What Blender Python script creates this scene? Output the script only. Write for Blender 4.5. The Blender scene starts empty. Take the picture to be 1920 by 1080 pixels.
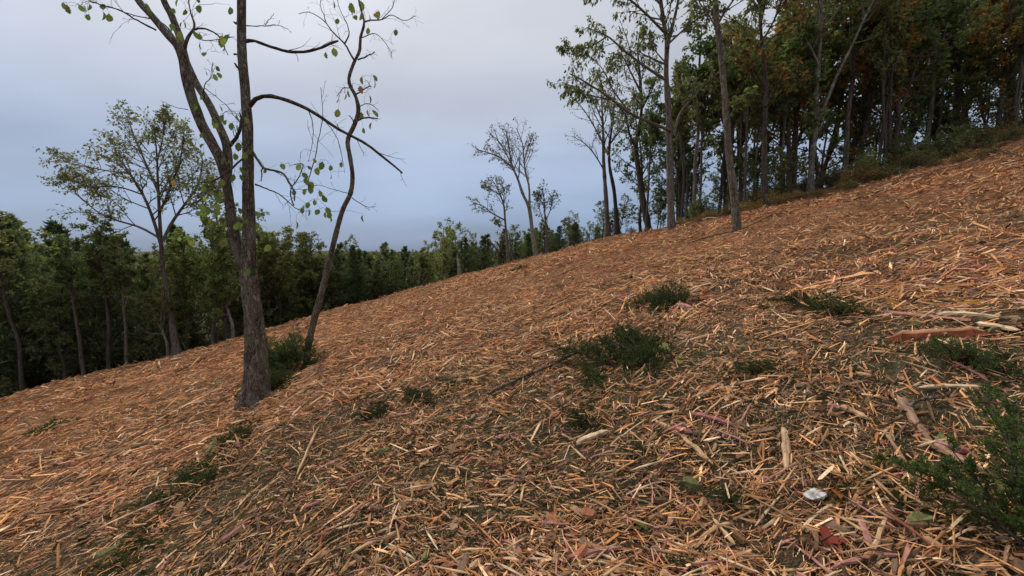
import bpy, math
import numpy as np
from mathutils import Matrix, Vector

R = math.radians
scene = bpy.context.scene
COL = scene.collection

# ------------------------------------------------------------------ camera
FPX = 740.0                      # focal length in pixels of the 1920 wide photograph
PITCH = math.atan(68.0 / FPX)    # horizon sits 68 px above the centre
EYE = 1.6
cam_data = bpy.data.cameras.new("camera")
cam_data.sensor_width = 36.0
cam_data.lens = FPX / 1920.0 * 36.0
cam_data.clip_start = 0.05
cam_data.clip_end = 12000.0
cam = bpy.data.objects.new("camera", cam_data)
COL.objects.link(cam)
cam.location = (0, 0, EYE)
cam.rotation_euler = (math.pi / 2 - PITCH, 0, 0)
scene.camera = cam

# ------------------------------------------------------------------ light
SUN_EL, SUN_AZ = R(50), R(-38)    # azimuth from +Y, clockwise: high, left of the view
world = bpy.data.worlds.new("World")
scene.world = world
world.use_nodes = True
wn, wl = world.node_tree.nodes, world.node_tree.links
wn.clear()
def N(nodes, t, **kw):
    n = nodes.new(t)
    for k, v in kw.items():
        setattr(n, k, v)
    return n
out = N(wn, "ShaderNodeOutputWorld")
bg = N(wn, "ShaderNodeBackground")
bg.inputs["Strength"].default_value = 0.1
sky = N(wn, "ShaderNodeTexSky", sky_type="NISHITA")
sky.sun_disc = False
sky.sun_elevation = SUN_EL
sky.sun_rotation = SUN_AZ
sky.dust_density = 2.0
tc = N(wn, "ShaderNodeTexCoord")
sep = N(wn, "ShaderNodeSeparateXYZ")
wl.new(tc.outputs["Generated"], sep.inputs[0])
# cloud deck: colour by elevation, blue-grey at the horizon and pale overhead
ramp = N(wn, "ShaderNodeValToRGB")
e = ramp.color_ramp.elements
def S(*c):   # sRGB 0..255 -> linear
    return tuple(((v / 255 + 0.055) / 1.055) ** 2.4 if v / 255 > 0.04045 else v / 255 / 12.92 for v in c)
e[0].position = 0.0;  e[0].color = (*S(131, 151, 181), 1)
e[1].position = 1.0;  e[1].color = (0.98, 0.98, 1.03, 1)
for pos, c in ((0.06, (130, 151, 183)), (0.20, (157, 172, 198)), (0.42, (203, 207, 216)), (0.62, (220, 222, 228))):
    k = ramp.color_ramp.elements.new(pos); k.color = (*S(*c), 1)
wl.new(sep.outputs["Z"], ramp.inputs[0])
# soft cloud structure: the view direction projected onto a flat cloud layer
add = N(wn, "ShaderNodeMath", operation="ADD"); add.inputs[1].default_value = 0.34
wl.new(sep.outputs["Z"], add.inputs[0])
mx = N(wn, "ShaderNodeMath", operation="MAXIMUM"); mx.inputs[1].default_value = 0.1
wl.new(add.outputs[0], mx.inputs[0])
dv = N(wn, "ShaderNodeVectorMath", operation="DIVIDE")
wl.new(tc.outputs["Generated"], dv.inputs[0])
comb = N(wn, "ShaderNodeCombineXYZ")
for i in range(3):
    wl.new(mx.outputs[0], comb.inputs[i])
wl.new(comb.outputs[0], dv.inputs[1])
mp = N(wn, "ShaderNodeMapping"); mp.inputs["Scale"].default_value = (0.8, 1.3, 0.3)
mp.inputs["Location"].default_value = (5.5, 14.2, 0)
wl.new(dv.outputs[0], mp.inputs[0])
nz = N(wn, "ShaderNodeTexNoise"); nz.inputs["Scale"].default_value = 1.1; nz.inputs["Detail"].default_value = 4; nz.inputs["Roughness"].default_value = 0.45
wl.new(mp.outputs[0], nz.inputs["Vector"])
mr = N(wn, "ShaderNodeMapRange"); mr.inputs[1].default_value = 0.3; mr.inputs[2].default_value = 0.7
mr.inputs[3].default_value = 0.76; mr.inputs[4].default_value = 1.20
wl.new(nz.outputs["Fac"], mr.inputs[0])
cl = N(wn, "ShaderNodeVectorMath", operation="SCALE")
wl.new(ramp.outputs[0], cl.inputs[0]); wl.new(mr.outputs[0], cl.inputs["Scale"])
c10 = N(wn, "ShaderNodeVectorMath", operation="SCALE"); c10.inputs["Scale"].default_value = 6.0
wl.new(cl.outputs[0], c10.inputs[0])
mix = N(wn, "ShaderNodeMixRGB"); mix.inputs[0].default_value = 0.92
wl.new(sky.outputs[0], mix.inputs[1]); wl.new(c10.outputs[0], mix.inputs[2])
wl.new(mix.outputs[0], bg.inputs[0]); wl.new(bg.outputs[0], out.inputs[0])

sun_d = bpy.data.lights.new("sun", "SUN")
sun_d.energy = 1.5
sun_d.angle = R(50)
sun_d.color = (1.0, 0.93, 0.83)
sun = bpy.data.objects.new("sun", sun_d)
COL.objects.link(sun)
ldir = Vector((math.sin(SUN_AZ) * math.cos(SUN_EL), math.cos(SUN_AZ) * math.cos(SUN_EL), math.sin(SUN_EL)))
sun.rotation_euler = ldir.to_track_quat("Z", "Y").to_euler()
sun.location = (0, 0, 60)
vs = scene.view_settings
vs.view_transform = "Standard"; vs.look = "None"; vs.exposure = 0.85; vs.gamma = 1.0; vs.use_curve_mapping = False
scene.render.engine = "CYCLES"
scene.cycles.max_bounces = 6
scene.cycles.diffuse_bounces = 3
scene.cycles.transparent_max_bounces = 4

# ------------------------------------------------------------------ numeric helpers
def smooth(a, b, x):
    t = np.clip((x - a) / (b - a), 0, 1)
    return t * t * (3 - 2 * t)

def _hash(ix, iy, seed):
    h = (ix.astype(np.int64) * 374761393 + iy.astype(np.int64) * 668265263 + seed * 974634777) & 0x7fffffff
    h = ((h ^ (h >> 13)) * 1274126177) & 0x7fffffff
    return ((h ^ (h >> 16)) & 0xffff) / 65535.0

def vnoise(x, y, seed=0):
    x = np.asarray(x, float); y = np.asarray(y, float)
    ix, iy = np.floor(x), np.floor(y)
    fx, fy = x - ix, y - iy
    fx = fx * fx * (3 - 2 * fx); fy = fy * fy * (3 - 2 * fy)
    a = _hash(ix, iy, seed); b = _hash(ix + 1, iy, seed); c = _hash(ix, iy + 1, seed); d = _hash(ix + 1, iy + 1, seed)
    return (a + (b - a) * fx) * (1 - fy) + (c + (d - c) * fx) * fy   # 0..1

def fbm(x, y, seed=0, o=3):
    s = 0; a = 0.5; t = 0
    for k in range(o):
        s = s + a * vnoise(x * 2 ** k + 17.3 * k, y * 2 ** k - 9.1 * k, seed + k); t += a; a *= 0.5
    return s / t

# depth of the crest (beyond it the hill falls away) and of the edge of the cleared ground
CR_X = np.array([-90, -40, -24, -17, -13.6, -5, 3, 8, 11, 14, 30, 60, 120.])
CR_Y = np.array([15, 17, 18.5, 20.5, 27, 30, 32, 36, 29, 27, 27, 32, 40.])
CE_X = np.array([-90, -40, -24, -17.5, -13.8, -12, -5, 7, 8.3, 9.2, 14, 30, 60, 120.])
CE_Y = np.array([14, 17, 18.5, 21, 31, 34, 36, 37, 36, 22, 20.6, 21.5, 25, 31.])
def crest(x): return np.interp(x, CR_X, CR_Y)
def clear_edge(x): return np.interp(x, CE_X, CE_Y)

def height(x, y, fine=True):
    x = np.asarray(x, float); y = np.asarray(y, float)
    d = np.hypot(x, y)
    xc = np.clip(x, -70, 70)
    g = 0.25 * xc + 0.00035 * xc * xc + 0.028 * np.clip(y, -60, 60)
    over = y - crest(x)
    sp = np.where(over > 12, over, np.log1p(np.exp(np.clip(over, -30, 12) / 1.6)) * 1.6)
    g = g - 0.24 * np.minimum(sp, 60)
    # far country: a valley, then low ridges on the horizon
    ang = np.arctan2(x, y)
    ridge = smooth(260, 700, d) * (10 + 14 * vnoise(ang * 7 + 3, d / 600, 5) + 16 * np.exp(-((ang + 0.76) / 0.16) ** 2) * smooth(900, 450, d))
    far = -24 + ridge + smooth(1200, 3000, d) * (8 + 10 * (fbm(ang * 9, d / 900, 9) - 0.5)) - smooth(3000, 6500, d) * 12
    f = smooth(70, 240, d)
    z = g * (1 - f) + far * f
    z = z + 0.5 * (fbm(x / 9, y / 9, 21) - 0.5) * smooth(8, 20, d)
    if fine:
        z = z + (0.20 * (fbm(x / 0.9, y / 0.9, 31) - 0.5) + 0.42 * (fbm(x / 3.4, y / 3.4, 33) - 0.5) * smooth(2, 7, d) + 0.05 * (vnoise(x / 0.16, y / 0.16, 41) - 0.5)) * smooth(70, 30, d)
    return z

Z00 = float(height(0, 0, False))
_h0 = height
def height(x, y, fine=True): return _h0(x, y, fine) - Z00

cp, spn = math.cos(PITCH), math.sin(PITCH)
def ray(px, py):
    u = (px - 960) / FPX; v = (540 - py) / FPX
    return np.array([u, cp + v * spn, -spn + v * cp])
CAMP = np.array([0, 0, EYE])
def at(px, py, Y):
    d = ray(px, py)
    return CAMP + d * (Y / d[1])
def on_ground(px, py):
    d = ray(px, py)
    t = np.linspace(0.6, 60, 6000)
    p = CAMP + d * t[:, None]
    below = np.where(p[:, 2] < height(p[:, 0], p[:, 1], False))[0]
    i = below[0] if len(below) else len(t) - 1
    lim = np.where(p[:, 1] > crest(p[:, 0]) + 0.3)[0]      # rays that clear the crest stop on it
    if len(lim) and lim[0] < i:
        i = lim[0]; q = p[i].copy(); q[2] = float(height(q[0], q[1], False)); return q
    return p[i]

# ------------------------------------------------------------------ mesh helpers
class Acc:
    """collects vertices, faces and per-vertex colours of ONE mesh"""
    def __init__(s):
        s.v = []; s.f = []; s.n = 0; s.c = []
    def add(s, verts, faces, col=None):
        verts = np.asarray(verts, float).reshape(-1, 3)
        s.v.append(verts); s.f.append(np.asarray(faces, np.int64) + s.n); s.n += len(verts)
        if col is None: col = (1, 1, 1)
        col = np.asarray(col, float)
        s.c.append(np.broadcast_to(col, (len(verts), 3)) if col.ndim == 1 else col)
    def mesh(s, name, mat, smooth_shade=True):
        me = bpy.data.meshes.new(name)
        v = np.concatenate(s.v)
        me.vertices.add(len(v)); me.vertices.foreach_set("co", v.astype(np.float32).ravel())
        nl = sum(f.size for f in s.f); nf = sum(len(f) for f in s.f)
        me.loops.add(nl); me.polygons.add(nf)
        me.loops.foreach_set("vertex_index", np.concatenate([f.ravel() for f in s.f]).astype(np.int32))
        tot = np.concatenate([np.full(len(f), f.shape[1]) for f in s.f]).astype(np.int32)
        st = np.concatenate([[0], np.cumsum(tot)[:-1]]).astype(np.int32)
        me.polygons.foreach_set("loop_start", st)
        try: me.polygons.foreach_set("loop_total", tot)
        except Exception: pass
        me.polygons.foreach_set("use_smooth", np.full(nf, smooth_shade))
        ca = me.color_attributes.new("Col", "FLOAT_COLOR", "POINT")
        c = np.concatenate(s.c); c4 = np.ones((len(c), 4), np.float32); c4[:, :3] = c
        ca.data.foreach_set("color", c4.ravel())
        me.update(calc_edges=True)
        me.materials.append(mat)
        return me

def norm(a): return a / np.maximum(np.linalg.norm(a, axis=-1, keepdims=True), 1e-9)

def tubes(acc, P, Rr, k, col=None):
    """P (m,n,3) polylines, Rr (m,n) radii -> k-sided tubes"""
    m, n, _ = P.shape
    T = norm(np.gradient(P, axis=1))
    mean = norm(P[:, -1] - P[:, 0])
    ref = np.where(np.abs(mean[:, 2:3]) < 0.8, np.array([[0, 0, 1.]]), np.array([[1., 0, 0]]))
    ref = np.repeat(ref[:, None], n, 1)
    U = norm(np.cross(T, ref)); V = np.cross(T, U)
    a = np.arange(k) * 2 * np.pi / k
    ringv = P[:, :, None] + Rr[:, :, None, None] * (np.cos(a)[None, None, :, None] * U[:, :, None] + np.sin(a)[None, None, :, None] * V[:, :, None])
    idx = np.arange(m * n * k).reshape(m, n, k)
    a0 = idx[:, :-1]; a1 = idx[:, 1:]
    f = np.stack([a0, np.roll(a0, -1, 2), np.roll(a1, -1, 2), a1], -1).reshape(-1, 4)
    acc.add(ringv.reshape(-1, 3), f, col)

def resample(pts, n):
    """smooth (Catmull-Rom) resample of a polyline (k,d) into n points"""
    pts = np.asarray(pts, float)
    if len(pts) == 2:
        t = np.linspace(0, 1, n)[:, None]
        return pts[0] * (1 - t) + pts[1] * t
    P = np.vstack([2 * pts[0] - pts[1], pts, 2 * pts[-1] - pts[-2]])
    L = np.concatenate([[0], np.cumsum(np.linalg.norm(np.diff(pts[:, :3], axis=0), axis=1))])
    s = np.linspace(0, L[-1], n); i = np.clip(np.searchsorted(L, s, side="right") - 1, 0, len(pts) - 2)
    u = ((s - L[i]) / np.maximum(L[i + 1] - L[i], 1e-9))[:, None]
    a, b, c, d = P[i], P[i + 1], P[i + 2], P[i + 3]
    return 0.5 * (2 * b + (c - a) * u + (2 * a - 5 * b + 4 * c - d) * u ** 2 + (3 * b - a - 3 * c + d) * u ** 3)

def along(pts, vals, n):
    """values given at the points of a polyline -> n values evenly spaced along it"""
    L = np.concatenate([[0], np.cumsum(np.linalg.norm(np.diff(pts, axis=0), axis=1))])
    return np.interp(np.linspace(0, L[-1], n), L, vals)

def spawn(P, Rr, c, t0, t1, ang, lscale, n, up, wig, rng, rfrac=0.6, tip=0.3, lfun=None, flat=0.0, gold=True):
    """c children on each parent branch, all levels vectorised"""
    m, n0, _ = P.shape
    t = t0 + (t1 - t0) * (np.arange(c)[None] + rng.random((m, c))) / c
    f = np.clip(t, 0, 0.999) * (n0 - 1); i = f.astype(int); fr = (f - i)[..., None]
    rows = np.arange(m)[:, None]
    A = P[rows, i]; B = P[rows, i + 1]
    pos = (A * (1 - fr) + B * fr).reshape(-1, 3); tan = norm(B - A).reshape(-1, 3)
    r = (Rr[rows, i] * (1 - fr[..., 0]) + Rr[rows, i + 1] * fr[..., 0]).reshape(-1)
    L = np.linalg.norm(np.diff(P, axis=1), axis=2).sum(1)
    if lfun is None: ln = (L[:, None] * lscale * (1.15 - 0.7 * t) * rng.uniform(0.65, 1.25, (m, c))).reshape(-1)
    else: ln = lfun(t).reshape(-1) * rng.uniform(0.45, 1.3, m * c)
    az = (np.arange(c)[None] * 2.399 * gold + rng.uniform(0, 6.28, (m, 1)) + rng.normal(0, 0.5, (m, c))).reshape(-1)
    if not gold: az = rng.uniform(0, 6.28, m * c)
    ref = np.where(np.abs(tan[:, 2:3]) < 0.9, np.array([[0, 0, 1.]]), np.array([[1., 0, 0]]))
    U = norm(np.cross(tan, ref)); V = np.cross(tan, U)
    side = np.cos(az)[:, None] * U + np.sin(az)[:, None] * V * (1 - flat)
    side = norm(side)
    an = rng.uniform(ang[0], ang[1], m * c)[:, None]
    d = norm(np.cos(an) * tan + np.sin(an) * side)
    pts = [pos]
    for s_ in range(n - 1):
        pts.append(pts[-1] + d * (ln / (n - 1))[:, None])
        d = norm(d + np.array([0, 0, up]) + rng.normal(0, wig, d.shape))
    Q = np.stack(pts, 1)
    r0 = np.minimum(r * 0.85, r * rfrac + 0.001)
    QR = r0[:, None] * np.linspace(1, tip, n)[None]
    return Q, QR

def leaves(acc, P, c, size, width, rng, cols, droop=0.3, spread=0.6, t0=0.2, jitter=0.05, fold=0.25):
    """folded rhombic leaves along twigs P; cols = list of base colours"""
    m, n0, _ = P.shape
    t = np.clip(t0 + (1.02 - t0) * rng.random((m, c)), 0, 0.999)
    f = t * (n0 - 1); i = f.astype(int); fr = (f - i)[..., None]; rows = np.arange(m)[:, None]
    A, B = P[rows, i], P[rows, i + 1]
    pos = (A * (1 - fr) + B * fr).reshape(-1, 3) + rng.normal(0, jitter, (m * c, 3))
    tan = norm(B - A).reshape(-1, 3)
    d = norm(tan * (1 - spread) + rng.normal(0, spread, tan.shape) + np.array([0, 0, -droop]))
    nrm = norm(rng.normal(0, 0.7, tan.shape) + np.array([0, 0, 0.7]))
    s = norm(np.cross(d, nrm)); nrm = np.cross(s, d)
    L = (size * rng.uniform(0.6, 1.35, m * c))[:, None]; W = L * width
    v0 = pos; v2 = pos + d * L
    v1 = pos + d * L * 0.45 + s * W * 0.5 + nrm * W * fold
    v3 = pos + d * L * 0.45 - s * W * 0.5 + nrm * W * fold
    verts = np.stack([v0, v1, v2, v3], 1).reshape(-1, 3)
    b = np.arange(m * c)[:, None] * 4
    faces = np.concatenate([b + np.array([[0, 1, 2]]), b + np.array([[0, 2, 3]])])
    cc = np.asarray(cols)[rng.integers(0, len(cols), m * c)] * rng.uniform(0.7, 1.3, (m * c, 1))
    acc.add(verts, faces, np.repeat(cc, 4, 0))

# ------------------------------------------------------------------ materials
def new_mat(name):
    m = bpy.data.materials.new(name); m.use_nodes = True
    nt = m.node_tree; nt.nodes.clear()
    o = nt.nodes.new("ShaderNodeOutputMaterial"); b = nt.nodes.new("ShaderNodeBsdfPrincipled")
    nt.links.new(b.outputs[0], o.inputs[0])
    b.inputs["Specular IOR Level"].default_value = 0.05
    return m, nt, b, o

def col_var(nt, src, vmin, vmax, hue=0.0):
    """vary a colour per object"""
    oi = nt.nodes.new("ShaderNodeObjectInfo")
    mr_ = nt.nodes.new("ShaderNodeMapRange"); mr_.inputs[3].default_value = vmin; mr_.inputs[4].default_value = vmax
    nt.links.new(oi.outputs["Random"], mr_.inputs[0])
    hs = nt.nodes.new("ShaderNodeHueSaturation")
    nt.links.new(mr_.outputs[0], hs.inputs["Value"])
    if hue:
        wn_ = nt.nodes.new("ShaderNodeTexWhiteNoise"); wn_.noise_dimensions = "1D"
        nt.links.new(oi.outputs["Random"], wn_.inputs["W"])
        mh = nt.nodes.new("ShaderNodeMapRange"); mh.inputs[3].default_value = 0.5 - hue; mh.inputs[4].default_value = 0.5 + hue
        nt.links.new(wn_.outputs["Value"], mh.inputs[0]); nt.links.new(mh.outputs[0], hs.inputs["Hue"])
    nt.links.new(src, hs.inputs["Color"])
    return hs.outputs[0]

def leaf_mat(name, vmin=0.8, vmax=1.2, hue=0.02, trans=0.48, rough=0.55):
    m, nt, b, o = new_mat(name)
    a = nt.nodes.new("ShaderNodeAttribute"); a.attribute_name = "Col"
    c = col_var(nt, a.outputs["Color"], vmin, vmax, hue)
    nt.links.new(c, b.inputs["Base Color"]); b.inputs["Roughness"].default_value = rough
    tr = nt.nodes.new("ShaderNodeBsdfTranslucent")
    tb = nt.nodes.new("ShaderNodeVectorMath"); tb.operation = "MULTIPLY"; tb.inputs[1].default_value = (1.7, 1.8, 1.2)
    nt.links.new(c, tb.inputs[0]); nt.links.new(tb.outputs[0], tr.inputs[0])
    mxs = nt.nodes.new("ShaderNodeMixShader"); mxs.inputs[0].default_value = trans
    nt.links.new(b.outputs[0], mxs.inputs[1]); nt.links.new(tr.outputs[0], mxs.inputs[2]); nt.links.new(mxs.outputs[0], o.inputs[0])
    return m

def bark_mat(name, dark, light, scale=9.0, stretch=0.16, bump=0.6, vmin=0.8, vmax=1.2, lichen=0.0):
    m, nt, b, o = new_mat(name)
    t = nt.nodes.new("ShaderNodeTexCoord"); mp_ = nt.nodes.new("ShaderNodeMapping")
    mp_.inputs["Scale"].default_value = (1, 1, stretch)
    nt.links.new(t.outputs["Object"], mp_.inputs[0])
    vo = nt.nodes.new("ShaderNodeTexNoise"); vo.inputs["Scale"].default_value = scale * 2.2; vo.inputs["Detail"].default_value = 3; vo.inputs["Distortion"].default_value = 0.4
    no = nt.nodes.new("ShaderNodeTexNoise"); no.inputs["Scale"].default_value = scale; no.inputs["Detail"].default_value = 6; no.inputs["Distortion"].default_value = 0.6
    nt.links.new(mp_.outputs[0], no.inputs["Vector"])
    am = nt.nodes.new("ShaderNodeVectorMath"); am.operation = "ADD"
    nt.links.new(mp_.outputs[0], am.inputs[0])
    sc_ = nt.nodes.new("ShaderNodeVectorMath"); sc_.operation = "SCALE"; sc_.inputs["Scale"].default_value = 0.12
    nt.links.new(no.outputs["Color"], sc_.inputs[0]); nt.links.new(sc_.outputs[0], am.inputs[1])
    nt.links.new(am.outputs[0], vo.inputs["Vector"])
    mu = nt.nodes.new("ShaderNodeMath"); mu.operation = "MULTIPLY_ADD"; mu.inputs[1].default_value = 1.6
    vs1 = nt.nodes.new("ShaderNodeMath"); vs1.operation = "SUBTRACT"; vs1.inputs[1].default_value = 0.5; nt.links.new(vo.outputs["Fac"], vs1.inputs[0])
    vs2 = nt.nodes.new("ShaderNodeMath"); vs2.operation = "ABSOLUTE"; nt.links.new(vs1.outputs[0], vs2.inputs[0])
    nt.links.new(vs2.outputs[0], mu.inputs[0]); mu.inputs[1].default_value = 2.6
    m2 = nt.nodes.new("ShaderNodeMath"); m2.operation = "MULTIPLY"; m2.inputs[1].default_value = 0.6
    nt.links.new(no.outputs["Fac"], m2.inputs[0]); nt.links.new(m2.outputs[0], mu.inputs[2])
    rp = nt.nodes.new("ShaderNodeValToRGB"); rp.color_ramp.elements[0].position = 0.22; rp.color_ramp.elements[1].position = 0.72
    rp.color_ramp.elements[0].color = (*dark, 1); rp.color_ramp.elements[1].color = (*light, 1)
    nt.links.new(mu.outputs[0], rp.inputs[0])
    src = rp.outputs[0]
    if lichen:
        n2 = nt.nodes.new("ShaderNodeTexNoise"); n2.inputs["Scale"].default_value = 3.2; n2.inputs["Detail"].default_value = 4
        nt.links.new(t.outputs["Object"], n2.inputs["Vector"])
        r2 = nt.nodes.new("ShaderNodeValToRGB"); r2.color_ramp.elements[0].position = 0.52; r2.color_ramp.elements[1].position = 0.66
        r2.color_ramp.elements[0].color = (0, 0, 0, 1); r2.color_ramp.elements[1].color = (lichen,) * 3 + (1,)
        nt.links.new(n2.outputs["Fac"], r2.inputs[0])
        ml = nt.nodes.new("ShaderNodeMixRGB"); ml.inputs[2].default_value = (0.27, 0.29, 0.22, 1)
        nt.links.new(r2.outputs[0], ml.inputs[0]); nt.links.new(src, ml.inputs[1]); src = ml.outputs[0]
    c = col_var(nt, src, vmin, vmax)
    nt.links.new(c, b.inputs["Base Color"]); b.inputs["Roughness"].default_value = 0.9
    bp = nt.nodes.new("ShaderNodeBump"); bp.inputs["Strength"].default_value = bump; bp.inputs["Distance"].default_value = 0.05
    nt.links.new(mu.outputs[0], bp.inputs["Height"]); nt.links.new(bp.outputs[0], b.inputs["Normal"])
    return m

def wood_mat(name, grain=1.0):
    """chips: the colour comes from the mesh, with fibre streaks along the piece"""
    m, nt, b, o = new_mat(name)
    a = nt.nodes.new("ShaderNodeAttribute"); a.attribute_name = "Col"
    t = nt.nodes.new("ShaderNodeTexCoord")
    no = nt.nodes.new("ShaderNodeTexNoise"); no.inputs["Scale"].default_value = 60 * grain; no.inputs["Detail"].default_value = 3
    nt.links.new(t.outputs["Object"], no.inputs["Vector"])
    mr_ = nt.nodes.new("ShaderNodeMapRange"); mr_.inputs[1].default_value = 0.3; mr_.inputs[2].default_value = 0.7; mr_.inputs[3].default_value = 0.72; mr_.inputs[4].default_value = 1.22
    nt.links.new(no.outputs["Fac"], mr_.inputs[0])
    s_ = nt.nodes.new("ShaderNodeVectorMath"); s_.operation = "SCALE"
    nt.links.new(a.outputs["Color"], s_.inputs[0]); nt.links.new(mr_.outputs[0], s_.inputs["Scale"])
    nt.links.new(s_.outputs[0], b.inputs["Base Color"]); b.inputs["Roughness"].default_value = 0.8
    return m

M_LEAF = leaf_mat("leaf_foliage")
M_CEDAR = leaf_mat("cedar_foliage", 0.8, 1.3, 0.015, 0.3, 0.65)
M_BIGLEAF = leaf_mat("broad_leaf", 0.75, 1.25, 0.03, 0.4, 0.5)
M_BARK = bark_mat("bark_grey_brown", (0.045, 0.035, 0.028), (0.21, 0.175, 0.14))
M_BARK_HERO = bark_mat("bark_rough", (0.03, 0.024, 0.019), (0.30, 0.245, 0.19), 13.0, 0.30, 1.0, 0.98, 1.02, 0.35)
M_BARK_PALE = bark_mat("bark_pale_lichen", (0.10, 0.09, 0.075), (0.30, 0.27, 0.22), 6.0, 0.25, 0.5, 0.9, 1.1, 0.8)
M_BARK_MOT = bark_mat("bark_mottled", (0.06, 0.05, 0.04), (0.20, 0.175, 0.14), 6.0, 0.25, 0.5, 0.9, 1.1, 0.6)
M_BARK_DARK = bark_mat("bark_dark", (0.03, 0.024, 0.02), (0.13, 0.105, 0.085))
M_WOOD = wood_mat("split_wood")

def ground_mat():
    m, nt, b, o = new_mat("mulched_ground")
    a = nt.nodes.new("ShaderNodeAttribute"); a.attribute_name = "Col"
    t = nt.nodes.new("ShaderNodeTexCoord")
    no = nt.nodes.new("ShaderNodeTexNoise"); no.inputs["Scale"].default_value = 14; no.inputs["Detail"].default_value = 8; no.inputs["Roughness"].default_value = 0.7
    mp_ = nt.nodes.new("ShaderNodeMapping"); mp_.inputs["Scale"].default_value = (0.5, 1.6, 1)
    nt.links.new(t.outputs["Object"], mp_.inputs[0]); nt.links.new(mp_.outputs[0], no.inputs["Vector"])
    mr_ = nt.nodes.new("ShaderNodeMapRange"); mr_.inputs[1].default_value = 0.35; mr_.inputs[2].default_value = 0.68; mr_.inputs[3].default_value = 0.35; mr_.inputs[4].default_value = 1.55
    nt.links.new(no.outputs["Fac"], mr_.inputs[0])
    n3 = nt.nodes.new("ShaderNodeTexNoise"); n3.inputs["Scale"].default_value = 120; n3.inputs["Detail"].default_value = 4; n3.inputs["Roughness"].default_value = 0.7
    nt.links.new(t.outputs["Object"], n3.inputs["Vector"])
    m3 = nt.nodes.new("ShaderNodeMapRange"); m3.inputs[1].default_value = 0.38; m3.inputs[2].default_value = 0.66; m3.inputs[3].default_value = 0.4; m3.inputs[4].default_value = 1.9
    nt.links.new(n3.outputs["Fac"], m3.inputs[0])
    mm = nt.nodes.new("ShaderNodeMath"); mm.operation = "MULTIPLY"; nt.links.new(mr_.outputs[0], mm.inputs[0]); nt.links.new(m3.outputs[0], mm.inputs[1])
    s_ = nt.nodes.new("ShaderNodeVectorMath"); s_.operation = "SCALE"
    nt.links.new(a.outputs["Color"], s_.inputs[0]); nt.links.new(mm.outputs[0], s_.inputs["Scale"])
    nt.links.new(s_.outputs[0], b.inputs["Base Color"]); b.inputs["Roughness"].default_value = 0.95
    bp = nt.nodes.new("ShaderNodeBump"); bp.inputs["Strength"].default_value = 0.5; bp.inputs["Distance"].default_value = 0.04
    nt.links.new(no.outputs["Fac"], bp.inputs["Height"]); nt.links.new(bp.outputs[0], b.inputs["Normal"])
    return m
M_GROUND = ground_mat()

# ------------------------------------------------------------------ object helpers
def link(name, me, parent=None, loc=(0, 0, 0)):
    o = bpy.data.objects.new(name, me); COL.objects.link(o)
    o.location = loc
    if parent is not None: o.parent = parent
    return o
def tag(o, label=None, cat=None, group=None, kind=None):
    if label: o["label"] = label
    if cat: o["category"] = cat
    if group: o["group"] = group
    if kind: o["kind"] = kind
    return o
def empty(name, loc, rz=0.0):
    o = bpy.data.objects.new(name, None); COL.objects.link(o)
    o.location = loc; o.rotation_euler = (0, 0, rz); o.empty_display_size = 0.3
    return o

# ------------------------------------------------------------------ ground
def clear_mask(x, y):
    e_ = clear_edge(x) + (2.2 + 2.4 * smooth(8, 12, x)) * (fbm(x / 3.0, y / 3.0, 77) - 0.5)
    return smooth(0.6, -0.6, y - e_)

def green_mask(x, y):
    """where shredded cedar greens lie among the chips"""
    n1 = fbm(x / 1.5 + 5, y / 1.5, 55); d = np.hypot(x, y)
    near = smooth(9.5, 4.0, d + 1.1 * np.maximum(-x - 1.0, 0) - 0.25 * np.maximum(x, 0))
    return smooth(0.40, 0.62, n1 + 0.10 * near) * (0.12 + 0.88 * near)

rings = np.concatenate([[0.0], np.geomspace(0.35, 7000, 370)])
ang = np.concatenate([np.radians(np.arange(-78, 78, 0.52)), np.radians(np.arange(78, 282, 4.0))])
RR, AA = np.meshgrid(rings, ang, indexing="ij")
GX, GY = RR * np.sin(AA), RR * np.cos(AA)
GZ = height(GX, GY)
cm = clear_mask(GX, GY); gm = green_mask(GX, GY); gd = np.hypot(GX, GY)
c_mulch = np.array([0.16, 0.08, 0.038]); c_soil = np.array([0.08, 0.053, 0.032]); c_green = np.array([0.045, 0.05, 0.025])
c_forest = np.array([0.075, 0.052, 0.034]); c_field = np.array([0.085, 0.085, 0.045])
nearf = smooth(14, 5, gd)[..., None]
gc = c_mulch * (1 - nearf) + c_soil * nearf
gc = gc * (1 - 0.6 * gm[..., None]) + c_green * 0.6 * gm[..., None]
gc = gc * (0.75 + 0.5 * fbm(GX / 1.3, GY / 1.3, 61)[..., None])
gc = gc * cm[..., None] + c_forest * (1 - cm[..., None])
ff = smooth(90, 200, gd)[..., None]
wood = smooth(0.42, 0.55, fbm(GX / 160, GY / 160, 88))[..., None]
gc = gc * (1 - ff) + (c_field * (1 - wood) + np.array([0.04, 0.048, 0.022]) * wood) * ff
acc = Acc()
ni, nj = RR.shape
idx = np.arange(ni * nj).reshape(ni, nj)
a0 = idx[:-1]; a1 = idx[1:]
f = np.stack([a0, a1, np.roll(a1, -1, 1), np.roll(a0, -1, 1)], -1).reshape(-1, 4)[nj:]
fan = np.stack([idx[0], idx[1], np.roll(idx[1], -1)], -1)
verts = np.stack([GX, GY, GZ], -1).reshape(-1, 3)
acc.add(verts, f[:, ::-1], gc.reshape(-1, 3))
acc.f.append(fan[:, ::-1])
ground = link("ground", acc.mesh("ground", M_GROUND))
tag(ground, "hillside ground of dark soil under shredded wood, running out to the far valley", kind="structure")

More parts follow.
